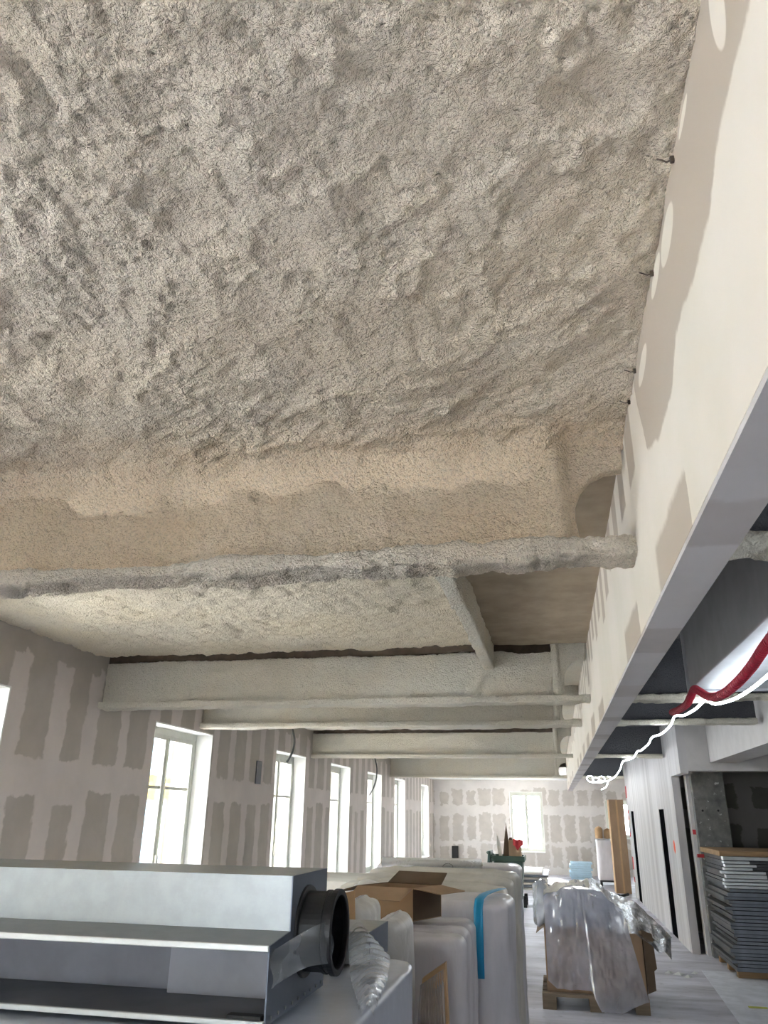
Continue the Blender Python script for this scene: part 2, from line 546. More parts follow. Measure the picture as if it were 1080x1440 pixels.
# left wall with window openings (y0, y1), sill .45, head 2.40
WIN = [(-6.6, -5.25), (-3.2, -1.85), (-.06, 1.28), (3.39, 4.74), (6.86, 8.20), (10.31, 11.67), (13.09, 14.44), (15.86, 17.24), (18.70, 20.08), (22.60, 23.98)]
SILL, HEAD = .45, 2.40
mb = MB()
prev = YB
for a, b in WIN:
    mb.box(XL - .45, XL, prev, a, 0, 3.0)
    mb.box(XL - .45, XL, a, b, 0, SILL)
    mb.box(XL - .45, XL, a, b, HEAD, 3.0)
    prev = b
mb.box(XL - .45, XL, prev, YF, 0, 3.0)
struct('wall_left', mb, M['wall_left'])

# far wall, with a window and a narrow one behind the tall carton
FW = [(-1.36, -.36, .58, 2.28), (1.46, 2.3, 1.0, 2.06)]
mb = MB()
prev = XL - .45
for a, b, z0, z1 in FW:
    mb.box(prev, a, YF, YF + .4, 0, 3.0)
    mb.box(a, b, YF, YF + .4, 0, z0)
    mb.box(a, b, YF, YF + .4, z1, 3.0)
    prev = b
mb.box(prev, 3.6, YF, YF + .4, 0, 3.0)
struct('wall_far', mb, M['wall_far'])

# unseen wall behind the photographer, with windows added to brighten the near ceiling
BW = [(-3.2, -1.9, .45, 2.4), (-1.3, 0.0, .45, 2.4)]
mb = MB()
prev = XL - .45
for a, b, z0, z1 in BW:
    mb.box(prev, a, YB - .4, YB, 0, 3.0)
    mb.box(a, b, YB - .4, YB, 0, z0)
    mb.box(a, b, YB - .4, YB, z1, 3.0)
    prev = b
mb.box(prev, 5.4, YB - .4, YB, 0, 3.0)
struct('wall_back', mb, M['wall_far'])

# right partition with two tall black slots, its short lintel return
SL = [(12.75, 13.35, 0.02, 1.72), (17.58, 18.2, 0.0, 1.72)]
mb = MB()
prev = 11.55
for a, b, z0, z1 in SL:
    mb.box(XR, XR + .1, prev, a, 0, 3.0)
    mb.box(XR, XR + .1, a, b, z1, 3.0)
    prev = b
mb.box(XR, XR + .1, prev, 19.0, 0, 3.0)
mb.box(XR, XR + .1, 10.7, 11.55, 2.13, 3.0)
wr_ = struct('wall_right', mb, M['wall_right'])
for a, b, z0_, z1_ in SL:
    obj('slot_shade', MB().box(XR + .006, XR + .09, a, b, 0, z1_), M['shade_black'], wr_)  # black sheet put in for the darkness inside each slot
struct('wall_alcove', MB().box(XR + .1, 5.4, 13.6, 13.75, 0, 3.0).box(2.6, 2.75, 13.75, 19.0, 0, 3.0), M['wall_alcove'])
struct('wall_end', MB().box(XR + .1, 3.6, 18.9, 19.0, 0, 3.0).box(3.5, 3.6, 19.0, YF, 0, 3.0), M['white'])
struct('wall_side', MB().box(5.25, 5.4, YB, 13.6, 0, 3.0), M['wall_alcove'])

# roof slab above everything
struct('ceiling_slab', MB().box(XL - .45, 5.4, YB - .4, YF + .4, 3.0, 3.2), M['concrete_ceiling'])
struct('ceiling_aisle', MB().box(XB1 - .04, 5.3, YB, YF, 2.84, 2.99), M['shaded_ceiling'])

# ---------------------------------------------------------------- sprayed ceiling
ORD = ['first', 'second', 'third', 'fourth', 'fifth', 'sixth', 'seventh', 'eighth', 'ninth', 'tenth', 'eleventh', 'twelfth', 'thirteenth', 'fourteenth', 'fifteenth', 'sixteenth', 'seventeenth', 'eighteenth', 'nineteenth', 'twentieth']
ORD += ['twenty-' + q for q in ORD[:9]] + ['thirtieth'] + ['thirty-' + q for q in ORD[:9]]


def smooth01(x):
    x = np.clip(x, 0, 1)
    return x * x * (3 - 2 * x)


def lumps(P, k=1.0):
    d = .016 * vnoise(P, 3.2, 1) + .011 * vnoise(P, 9, 2) + .0085 * vnoise(P, 24, 3)
    d += .0055 * vnoise(P, 58, 4) + .0042 * vnoise(P, 110, 5)
    # combed ridges left by the nozzle
    rid = np.abs(vnoise(P * np.array([1.0, 3.0, 1.0]), 2.3, 6))
    d -= .006 * np.exp(-(rid / .06) ** 2)
    return d * k


B1, B2, B3, B4, B5 = 2.475, 5.93, 7.92, 12.0, 18.2
xs = np.concatenate([np.arange(XL, -2.5, .03), np.arange(-2.5, XB0 + .004, .0075)])
ys = np.concatenate([np.arange(.45, 2.05, .0075), np.arange(2.05, 2.47, .007)])
X, Y = np.meshgrid(xs, ys, indexing='ij')
Z = np.full_like(X, ZC)
R_ = .15
q = np.clip(Y - (2.455 - R_), 0, R_ * .985)
Z -= (R_ - np.sqrt(R_ * R_ - q * q)) * (1 - smooth01((X - .0) / .12) * .75)
P = np.stack([X, Y, Z], -1)
Z = Z + lumps(P)
c1 = fast_grid('ceiling', np.stack([X, Y, Z], -1), M['spray'])
tag(c1, kind='structure')

# bay two: sprayed on the left, bare and browner next to the bulkhead; groove along the next beam
def bay(y0, y1, x0, x1, dx, dy, mat, k, groove=True, curve=False, z=ZC):
    xs = np.arange(x0, x1 + dx * .5, dx)
    ys = np.arange(y0, y1 + dy * .5, dy)
    X, Y = np.meshgrid(xs, ys, indexing='ij')
    Z = np.full_like(X, z)
    P = np.stack([X, Y, Z], -1)
    Z = Z + lumps(P, k)
    if curve:
        pits = smooth01((vnoise(P, 13, 9) - .25) / .3)
        Z += .012 * pits
    if groove:
        Z += .05 * smooth01((Y - (y1 - .12) + .02 * vnoise(P, 6, 8)) / .04)
    o = fast_grid('ceiling', np.stack([X, Y, Z], -1), mat)
    tag(o, kind='structure')


bay(2.47, B2, XL, -.40, .018, .014, M['spray_bay'], .8, curve=True)
bay(2.47, B2, -.40, XB0 + .02, .03, .03, M['concrete_ceiling'], .25)
bay(B2, B3, XL, XB0 + .02, .05, .03, M['spray_grey'], .7)
bay(B3, B4, XL, XB0 + .02, .06, .05, M['spray_grey'], .7)
bay(B4, B5, XL, XB0 + .02, .08, .08, M['spray_grey'], .7)
bay(B5, YF, XL, XB0 + .06, .10, .10, M['white'], .1, groove=False, z=2.62)
bay(YB, .52, XL, XB0 + .02, .06, .06, M['spray'], 1.0, groove=False, z=ZC - .004)

# ---------------------------------------------------------------- bulkhead
struct('wall_bulkhead', MB().box(XB0, XB1, YB, 18.9, 2.152, 2.99), M['bulkhead'])
M['soffit'] = board_wall('soffit_board', lin(196, 190, 188), lin(212, 208, 208), 1, 1.1, .4, .16, [(0, 5)], .03).m
struct('trim_5', MB().box(XB0 + .001, XB1 - .001, YB, 18.9, 2.14, 2.152), M['soffit'])
struct('trim_1', MB().box(XB1, 3.5, 18.9, 19.05, 2.50, 2.84), M['white'])


# ---------------------------------------------------------------- sprayed beams
def sweep(name, prof, xs, mat, parent, k, step):
    """closed profile (y, z) swept along x, roughened like sprayed fibre"""
    prof = [np.array(p_) for p_ in prof]
    pts = []
    n = len(prof)
    for i in range(n):
        a, b = prof[i], prof[(i + 1) % n]
        m_ = max(1, int(np.linalg.norm(b - a) / step))
        for j in range(m_):
            pts.append(a + (b - a) * j / m_)
    pts = np.array(pts)
    tang = np.roll(pts, -1, 0) - np.roll(pts, 1, 0)
    tang /= np.linalg.norm(tang, axis=1)[:, None] + 1e-9
    nor = np.stack([tang[:, 1], -tang[:, 0]], -1)
    V = np.zeros((len(pts), len(xs), 3))
    V[..., 0] = xs[None, :]
    V[..., 1] = pts[:, None, 0]
    V[..., 2] = pts[:, None, 1]
    d = lumps(V, k)
    V[..., 1] += nor[:, None, 0] * d
    V[..., 2] += nor[:, None, 1] * d
    o = fast_grid(name, V, mat, parent, close_u=True)
    # close both ends
    return o


def rrect(y0, y1, z0, z1, r, n=4):
    out = []
    for cy, cz, a0 in ((y1 - r, z0 + r, -90), (y1 - r, z1 - r, 0), (y0 + r, z1 - r, 90), (y0 + r, z0 + r, 180)):
        for i in range(n + 1):
            t_ = math.radians(a0 + 90 * i / n)
            out.append((cy + r * math.cos(t_), cz + r * math.sin(t_)))
    return out


def beam(yc, zb, dx, step, mat, k, label, xr, ztop=2.87, zw=2.87, fl=None):
    b = thing('ceiling_beam', label, 'beam', (-1.7, yc, zb), None)
    xw = np.arange(XL - .02, .10, dx)
    sweep('web', rrect(yc - .032, yc + .032, zb + .02, zw, .012), xw, mat, b, k, step)
    if zw < ztop:
        obj('top_plate', MB().box(XL - .02, .30, yc - .012, yc + .012, zw - .04, 2.92), M['bare_steel'], b)
    xf = np.linspace(XL - .02, .309, int(4.03 / dx))
    sweep('bottom_flange', rrect(yc - .092, yc + .086, zb, zb + .056, .013), xf, fl or mat, b, k * .8, step)
    # rounded stiffener where the web stops
    ang = np.linspace(0, 2 * math.pi, 28, endpoint=False)
    zz = np.arange(zb + .03, ztop, max(step, .012))
    A, Zg = np.meshgrid(ang, zz, indexing='ij')
    V = np.stack([.075 + .036 * np.cos(A), yc + .068 * np.sign(np.sin(A)) * np.abs(np.sin(A)) ** .8, Zg], -1)
    d = lumps(V, k * .7)
    V[..., 0] += np.cos(A) * d
    V[..., 1] += np.sin(A) * d
    fast_grid('stiffener', V, mat, b, close_u=True)
    # coped end of the web with its arched cut-out
    h = ztop - zb
    arch = [(.30, .66), (.24, .65), (.19, .60), (.155, .52), (.135, .42), (.13, .30), (.14, .17), (.155, .11)]
    poly = [(.08, ztop), (.305, ztop)] + [(x_, zb + z_ * h) for x_, z_ in arch] + [(.08, zb + .11 * h)]
    mb = MB()
    mb.prism([(x_, yc - .03, z_) for x_, z_ in poly], (0, .06, 0))
    obj('end_bracket', mb, mat, b, bevel=.008)
    # the same beam beyond the bulkhead
    xa = np.arange(XB1 + .005, xr, dx * 1.5)
    sweep('web', rrect(yc - .032, yc + .032, zb + .02, 2.85, .012), xa, M['spray_shaded'], b, k, step * 1.5)
    sweep('bottom_flange', rrect(yc - .082, yc + .082, zb, zb + .052, .02), xa, M['spray_grey'], b, k * .8, step * 1.5)
    return b


beam(B1, 2.385, .0075, .0075, M['spray_warm'], 1.1, 'thickly sprayed tan steel beam, the first and closest under the rough ceiling', 1.94, fl=M['spray_flange'])
beam(B2, 2.385, .013, .012, M['spray_grey'], .7, 'pale grey sprayed beam carrying the end of the short cross rib', 1.94, zw=2.775)
beam(B3, 2.43, .022, .016, M['spray_grey'], .6, 'pale sprayed beam with a loose cable hanging from it beside a window', 1.94, zw=2.79)
beam(B4, 2.40, .04, .03, M['spray_grey'], .35, 'smooth beige sprayed beam between the third and fourth far windows', 1.58, zw=2.77)
beam(B5, 2.385, .06, .04, M['spray_grey'], .35, 'last sprayed beam before the white far wall', 1.58)

# short ribs between the beams, along the hall
def rib(x0, x1, y0, y1, z0, label, st, k):
    ysr = np.arange(y0, y1, st)
    prof = rrect(x0, x1, z0, 2.85, .012)
    r = thing('ceiling_rib', label, 'rib', ((x0 + x1) / 2, y0, z0))
    pr_ = [np.array(p_) for p_ in prof]
    pts = []
    for i in range(len(pr_)):
        a, b = pr_[i], pr_[(i + 1) % len(pr_)]
        m_ = max(1, int(np.linalg.norm(b - a) / st))
        pts += [a + (b - a) * j / m_ for j in range(m_)]
    pts = np.array(pts)
    V = np.zeros((len(pts), len(ysr), 3))
    V[..., 0] = pts[:, None, 0]
    V[..., 1] = ysr[None, :]
    V[..., 2] = pts[:, None, 1]
    V += (lumps(V, k) * .6)[..., None] * np.array([1, 0, 1])
    fast_grid('rib_body', V, M['spray_grey'], r, close_u=True)


rib(-.475, -.39, B1 + .02, B2 - .03, 2.64, 'short sprayed rib joining the first two beams', .012, .7)
rib(-.475, -.39, B2 + .02, B3 - .03, 2.64, 'short sprayed rib hidden mostly behind the second beam', .03, .5)

# bent steel clips left at the joint of ceiling and bulkhead
for yy, s in ((1.20, 1.0), (1.54, .8), (1.97, .7), (2.15, .6)):
    c = MB()
    c.tube([(.31, yy, 2.795), (.295, yy + .003, 2.792), (.284, yy - .002, 2.795), (.277, yy, 2.80)], .0013 * s + .0006, 6)
    c.box(.301, .309, yy - .004 * s, yy + .003 * s, 2.786, 2.80)
    tag(obj('ceiling_clip', c, M['bare_steel'], bevel=.001), 'small rusty clip at the joint of rough ceiling and bulkhead', 'clip', 'clips along the bulkhead')

# ---------------------------------------------------------------- windows
WC = {}


def win_parts(wd, ht, lining):
    """meshes of a two-leaf casement; local x across, z up, y outwards; origin at sill middle on the inner wall face"""
    key = (round(wd, 2), round(ht, 2), lining)
    if key in WC:
        return WC[key]
    h = wd / 2
    yg = lining
    out = []
    lin_ = MB()
    lin_.box(-h, -h + .012, 0.001, yg, 0, ht).box(h - .012, h, 0.001, yg, 0, ht).box(-h, h, .001, yg, ht - .012, ht).box(-h, h, -.02, yg, 0, .025)
    fr = MB()
    f = .05
    fr.box(-h, -h + f, yg, yg + .06, 0, ht).box(h - f, h, yg, yg + .06, 0, ht).box(-h + f, h - f, yg, yg + .06, ht - f * 1.5, ht).box(-h + f, h - f, yg, yg + .06, 0, f)
    leaves = []
    zb = ht * .70
    for s in (-1, 1):
        x0, x1 = (-h + f, 0) if s < 0 else (0, h - f)
        z0, z1 = f, ht - f * 1.5
        st = .045
        lf = MB()
        ya, yb = yg + .005, yg + .05
        lf.box(x0, x0 + st, ya, yb, z0, z1).box(x1 - st, x1, ya, yb, z0, z1).box(x0 + st, x1 - st, ya, yb, z1 - st, z1).box(x0 + st, x1 - st, ya, yb, z0, z0 + st * 1.6)
        lf.box(x0 + st, x1 - st, ya + .01, yb - .01, zb - .014, zb + .014)
        panes = []
        for p0, p1 in ((z0 + st * 1.6, zb - .014), (zb + .014, z1 - st)):
            panes.append(MB().box(x0 + st, x1 - st, yg + .026, yg + .030, p0, p1).mesh('pane', M['glass']))
        leaves.append((lf.mesh('sash', M['frame']), panes))
    hd = MB()
    hd.tube([(.0, yg - .008, .06), (.0, yg - .008, ht - .1)], .007, 6)
    hd.box(-.016, .016, yg - .02, yg + .004, ht * .30, ht * .38)
    hd.tube([(0, yg - .02, ht * .34), (0, yg - .045, ht * .34), (.02, yg - .045, ht * .29)], .008, 6)
    WC[key] = (lin_.mesh('reveal_lining', M['white']), fr.mesh('window_frame', M['frame']), leaves, hd.mesh('handle', M['frame']))
    return WC[key]


NW = 0


def window(loc, rz, wd, ht, lining=.19):
    global NW
    NW += 1
    e = bpy.data.objects.new('window_%d' % NW, None)
    COL.objects.link(e)
    e.location = loc
    e.rotation_euler = (0, 0, rz)
    e['kind'] = 'structure'
    a, b, leaves, hd = win_parts(wd, ht, lining)

    def ch(me, parent):
        o = bpy.data.objects.new(me.name.split('.')[0], me)
        COL.objects.link(o)
        o.parent = parent
        return o
    ch(a, e)
    ch(b, e)
    for me, panes in leaves:
        s_ = ch(me, e)
        for p_ in panes:
            ch(p_, s_)
    ch(hd, e)


for a, b in WIN:
    window((XL, (a + b) / 2, SILL), math.pi / 2, b - a, HEAD - SILL)
    portal(XL - .44, (a + b) / 2, (SILL + HEAD) / 2, b - a, HEAD - SILL, (1, 0, 0))
for a, b, z0, z1 in FW:
    window(((a + b) / 2, YF, z0), 0, b - a, z1 - z0)
    portal((a + b) / 2, YF + .39, (z0 + z1) / 2, b - a, z1 - z0, (0, -1, 0))
for a, b, z0, z1 in BW:
    window(((a + b) / 2, YB, z0), math.pi, b - a, z1 - z0)
    portal((a + b) / 2, YB - .39, (z0 + z1) / 2, b - a, z1 - z0, (0, 1, 0))

# ---------------------------------------------------------------- outside: street and the house across it
struct('ground_street', MB().box(-60, 60, YB - 60, YF + 60, -.9, -.6), M['pale_street'])  # street made pale and set high to bounce light up to the ceiling
hb = thing('apartment_house', 'yellow rendered house with pale shutters across the street outside the windows', 'building', (-14, 8, -.6))
obj('facade', MB().box(-20, -13, -22, 60, -.6, 5.2), M['facade'], hb)
obj('roof', MB().prism([(-20.4, -22.2, 5.2), (-12.6, -22.2, 5.2), (-16.5, -22.2, 6.6)], (0, 82.4, 0)), M['card_light'], hb)
for k in range(23):
    for lv in (-.1, 2.7):
        y0 = -20.6 + k * 3.4
        wdw = obj('house_window', MB().box(-13.02, -12.96, y0, y0 + 1.1, lv, lv + 2.0), M['blue_board'], hb)
        for s in (-.62, 1.12):
            obj('shutter', MB().box(-13.02, -12.92, y0 + s, y0 + s + .6, lv - .03, lv + 2.03), M['shutter'], wdw)

# ---------------------------------------------------------------- right-hand side: lintel, pillar, bulkhead box
struct('trim_2', MB().box(XR + .1, 5.25, 10.7, 10.95, 2.16, 2.84), M['grey_filler'])
struct('trim_3', MB().box(1.96, 2.3, 2.0, 10.69, 2.255, 2.84), M['grey_filler'])
pl = struct('wall_pillar', MB().box(1.80, 2.21, 11.3, 11.75, 0, 2.84), M['pillar'], bevel=.01)
struct('trim_4', MB().box(1.755, 1.80, 11.42, 11.6, 0, 2.84), M['grey_filler'])
for uu, vv in ((988, 1140), (1010, 1140), (1000, 1260)):
    x_, y_, z_ = px(uu, vv, y=11.3)
    obj('tie_hole', MB().tube([(x_, 11.294, z_), (x_, 11.302, z_)], .014, 10), M['black'], pl)
obj('paint_mark', MB().box(1.757, 1.798, 11.416, 11.42, 1.40, 1.46).box(1.757, 1.84, 11.29, 11.299, 1.13, 1.17), M['redcloth'], pl)

# barrier tape and red marks at the far end of the partition
for k, (z0, z1) in enumerate(((2.0, 2.25), (1.55, 1.75), (1.2, 1.3), (.55, .8), (.3, .4))):
    tag(obj('red_tape', MB().box(XR - .004, XR, 18.75 - .05 * (k % 2), 18.96, z0, z1), M['redcloth']), 'strip of red tape on the end of the white partition', 'tape', 'red tape on the partition end')

# duct above the aisle
dt = thing('air_duct', 'grey rectangular sheet-metal duct hung under the dark aisle ceiling', 'duct', (1.15, 4.0, 2.35))
obj('duct_body', MB().box(.88, 1.50, 2.72, 5.15, 2.35, 2.78), M['duct'], dt, bevel=.006)
for yy in (5.1,):
    obj('duct_flange', MB().box(.865, 1.515, yy, yy + .03, 2.335, 2.795), M['duct'], dt)
for xx in (.95, 1.43):
    obj('hanger_rod', MB().tube([(xx, 4.6, 2.77), (xx, 4.6, 2.85)], .006, 6), M['dark_steel'], dt)


def smooth_path(pts, n=6):
    """Catmull-Rom through the points"""
    pts = [Vector(p_) for p_ in pts]
    out = []
    for i in range(len(pts) - 1):
        p0, p1, p2, p3 = pts[max(i - 1, 0)], pts[i], pts[i + 1], pts[min(i + 2, len(pts) - 1)]
        for j in range(n):
            t_ = j / n
            out.append(.5 * ((2 * p1) + (p2 - p0) * t_ + (2 * p0 - 5 * p1 + 4 * p2 - p3) * t_ ** 2 + (3 * p1 - p0 - 3 * p2 + p3) * t_ ** 3))
    out.append(pts[-1])
    return out


# glowing tube draped from hook to hook along the aisle
led_px = [(1110, 925), (1080, 950), (1055, 970), (1030, 984), (1005, 990), (992, 985), (978, 997), (962, 1006), (949, 1007), (943, 1020), (930, 1032), (917, 1037), (912, 1046), (902, 1055), (896, 1057), (890, 1066), (876, 1071), (872, 1082), (864, 1093), (856, 1098), (852, 1107), (846, 1110)]
led = [(1.06, .6, 2.27), (1.06, 1.4, 2.24), (1.06, 2.2, 2.29), (1.06, 2.9, 2.26)] + [px(u, v, x=1.06) for u, v in led_px]
ld = thing('light_strip', 'glowing white light hose draped along the aisle ceiling', 'light', led[7])
obj('light_hose', MB().tube(smooth_path(led, 4), .0085, 8), M['led'], ld, smooth=True)
for i in (9, 12, 15, 18, 21):
    x_, y_, z_ = led[i]
    obj('hook', MB().tube([(x_, y_, z_ + .012), (x_, y_, z_ + .06), (x_ + .01, y_, 2.85)], .003, 5), M['dark_steel'], ld)
hz = [px(u, v, x=.84) for u, v in [(1130, 830), (1085, 897), (1072, 915), (1055, 940), (1035, 962), (1015, 977), (998, 980), (985, 973), (977, 969), (972, 978), (966, 990), (955, 998), (945, 1002)]]
tag(obj('red_hose', MB().tube(smooth_path(hz, 8), .021, 10), M['red'], smooth=True), 'thick red ribbed conduit hanging beside the light hose', 'conduit')
# ridges of the conduit
pth = smooth_path(hz, 18)
mbr = MB()
for i in range(2, len(pth) - 2, 2):
    d = (pth[i + 1] - pth[i - 1]).normalized() * .004
    mbr.tube([pth[i] - d, pth[i] + d], .0232, 10)
obj('conduit_rings', mbr, M['red'], bpy.data.objects['red_hose'])['kind'] = 'stuff'
# coils of white cable where the aisle ends
cc = []
for k in range(40):
    a = k / 39 * 6.5 * math.pi
    cc.append((.72 + .010 * k + .09 * math.cos(a), 17.2 + .03 * math.sin(a * .5), 2.32 + .055 * math.sin(a) + .02 * math.cos(a * .37)))
tag(obj('white_cable', MB().tube(cc, .008, 6), M['led'], smooth=True), 'tangled glowing coil at the far end of the light hose', 'light')

# cables hanging from the beams
for (pts, lab) in (([px(u, v, y=8.0) for u, v in ((411, 1024), (414, 1040), (412, 1055), (407, 1066), (403, 1072))], 'dark loose cable dangling from the third beam in front of a window'),
                   ([px(u, v, y=12.0) for u, v in ((527, 1066), (530, 1080), (529, 1095), (525, 1108), (519, 1119))], 'thin grey cable dangling from the beige fourth beam')):
    tag(obj('hanging_cable', MB().tube(smooth_path(pts, 5), .011, 6), M['cable'], smooth=True), lab, 'cable')

# small fittings on the walls
tag(obj('wall_box', MB().box(XL, XL + .012, 9.58, 9.76, 1.93, 2.21), M['dark_steel'], bevel=.003), 'narrow dark electrical back box on the left wall between windows', 'electrical box')
eb = thing('electric_cabinet', 'slim black cabinet standing against the far white wall', 'cabinet', (-3.04, YF - .06, .0))
obj('cabinet_body', MB().box(-3.14, -2.95, YF - .12, YF - .002, .26, .72), M['black'], eb, bevel=.005)
obj('cabinet_base', MB().box(-3.13, -2.96, YF - .11, YF - .002, .0, .26), M['white'], eb)
obj('shelf_line', MB().box(-3.145, -2.945, YF - .125, YF - .12, .36, .38), M['pale_board'], eb)

# ---------------------------------------------------------------- plenum box in the foreground
ZS = 1.15     # top of the wrapped load that carries it
def plenum_shell(x0, x1, yf, ys_, yr, z0, zl, zt, th=.004):
    """stepped sheet-metal box, open along the low front"""
    mb = MB()
    mb.box(x0, x1, yf, yr, z0, z0 + th)                                   # bottom
    mb.box(x0, x1, yr - th, yr, z0 + th, zt)                              # back
    mb.box(x0, x1, ys_, yr - th, zt - th, zt)                             # top
    mb.box(x0, x1, ys_, ys_ + th, zl + .012, zt - th)                     # upper front
    mb.hexa([(x0, yf, zl - th), (x1, yf, zl - th), (x1, ys_ + th, zl + .008), (x0, ys_ + th, zl + .008), (x0, yf, zl), (x1, yf, zl), (x1, ys_ + th, zl + .012), (x0, ys_ + th, zl + .012)])
    return mb


pb = thing('plenum_box', 'stepped galvanised air plenum with black round collar, lying open towards the viewer', 'plenum', (-1.3, 2.05, ZS))
X0, X1, YFR, YST, YRE = -1.95, -.655, 1.855, 2.0, 2.31
Z0 = ZS + .012
obj('shell', plenum_shell(X0, X1, YFR, YST, YRE, Z0, 1.318, 1.452), M['steel'], pb)
end = [(YFR, Z0), (YRE, Z0), (YRE, 1.452), (YST, 1.452), (YST, 1.33), (YFR, 1.318)]
ep = obj('end_plate', MB().prism([(X1, a, b) for a, b in end], (.003, 0, 0)), M['end_steel'], pb)
obj('end_plate', MB().prism([(X0, a, b) for a, b in end], (-.003, 0, 0)), M['end_steel'], pb)
obj('front_lip', MB().box(X0, X1 + .002, YFR - .006, YFR, 1.306, 1.320).box(X0, X1 + .002, YFR - .010, YFR, Z0, Z0 + .012), M['panel_edge'], pb, bevel=.002)
obj('inner_shade', MB().box(X0 + .006, X1 - .002, YFR + .012, 2.118, Z0 + .0045, Z0 + .007).box(X0 + .006, X0 + .009, YFR + .012, 2.118, Z0 + .007, 1.30).box(X1 - .005, X1 - .002, YFR + .012, 2.118, Z0 + .007, 1.312), M['steel_shaded'], pb)  # dark sheets put in for the shade inside the box
obj('inner_baffle', MB().box(X0 + .01, X1 - .01, 2.12, 2.124, Z0 + .005, 1.445), M['steel_shaded'], pb)
obj('inner_panel', MB().box(-1.0, X1 - .01, 2.08, 2.084, Z0 + .007, 1.32), simple('grey_inner_panel', lin(138, 138, 145), .7), pb)
obj('inner_strip', MB().box(-.745, -.665, YFR + .004, YFR + .03, Z0 + .005, Z0 + .018), M['black'], pb)
for k in range(9):
    yy = YFR + .03 + k * .05
    obj('rivet', MB().tube([(X1 + .003, yy, Z0 + .012), (X1 + .006, yy, Z0 + .012)], .004, 8), M['steel'], ep)
# collar
CY, CZ, CR = 2.13, 1.317, .092
cl = thing('collar', None, None, (0, 0, 0))
cl.parent = pb


def ring(xa, xb, ro, ri, n=48):
    mb = MB()
    V = []
    for k in range(n):
        a = 2 * math.pi * k / n
        cy, cz = math.cos(a), math.sin(a)
        V.append([(xa, CY + ro * cy, CZ + ro * cz), (xb, CY + ro * cy, CZ + ro * cz), (xb, CY + ri * cy, CZ + ri * cz), (xa, CY + ri * cy, CZ + ri * cz), (xa, CY + ro * cy, CZ + ro * cz)])
    return mb.grid(np.array(V), close_u=True)


bpy.data.objects.remove(cl)
cl = obj('collar', ring(X1 - .02, X1 + .088, CR, CR - .004), M['rubber'], pb)
obj('collar_rim', ring(X1 + .080, X1 + .094, CR + .007, CR - .008), M['rubber'], cl, bevel=.002)
obj('collar_groove', ring(X1 + .060, X1 + .068, CR + .004, CR - .004), M['rubber'], cl, bevel=.001)
obj('collar_seat', ring(X1 + .002, X1 + .010, CR + .014, CR - .004), M['rubber'], cl, bevel=.002)
# strip of film tied from the end plate round the collar
V = []
for i in range(14):
    s = i / 13
    y_ = YFR - .004 + s * (CY - CR - YFR + .02)
    x_ = X1 + .012 + .082 * s ** 1.4
    zt = 1.312 + .04 * s
    zb = 1.235 + .02 * s + .012 * math.sin(3 * s)
    V.append([(x_ + .006 * math.sin(7 * j / 7 + 5 * s), y_, zb + (zt - zb) * j / 7) for j in range(8)])
obj('film_band', MB().grid(np.array(V)), M['film_clear'], pb, smooth=True)

# second plenum behind it
p2 = thing('plenum_box', 'smaller grey metal plenum half wrapped in stretch film behind the black collar', 'plenum', (-1.2, 2.8, ZS))
obj('shell', MB().box(-1.9, -.60, 2.64, 2.92, ZS + .01, 1.252), M['steel'], p2, bevel=.003)
obj('front_tray', MB().box(-1.9, -.70, 2.47, 2.64, ZS + .01, 1.232), M['duct'], p2, bevel=.003)
obj('end_plate', MB().box(-.60, -.597, 2.64, 2.92, ZS + .01, 1.252), M['end_steel'], p2)
# pleated film fan pulled off its end
V = []
for i in range(70):
    s = i / 69
    def poly3(pts, q):
        q = q * (len(pts) - 1)
        n = min(int(q), len(pts) - 2)
        return Vector(pts[n]).lerp(Vector(pts[n + 1]), q - n)
    pa = poly3([px(490, 1314, y=2.62), px(492, 1375, z=ZS + .03), px(509, 1436, z=ZS + .015)], s)
    pb_ = poly3([px(516, 1311, y=2.66), px(549, 1350, z=ZS + .03), px(545, 1380, z=ZS + .015), px(525, 1430, z=ZS + .012)], s)
    row = []
    for j in range(14):
        r_ = j / 13
        p_ = pa.lerp(pb_, r_)
        p_.z = max(p_.z, ZS + .004) + .006 + .007 * math.sin(s * 95 + r_ * 3 + 2 * math.sin(9 * s)) * (1 - .3 * r_) + .02 * math.sin(math.pi * r_)
        row.append(tuple(p_))
    V.append(row)
obj('film_fan', MB().grid(np.array(V)), M['film_clear'], p2, smooth=True)

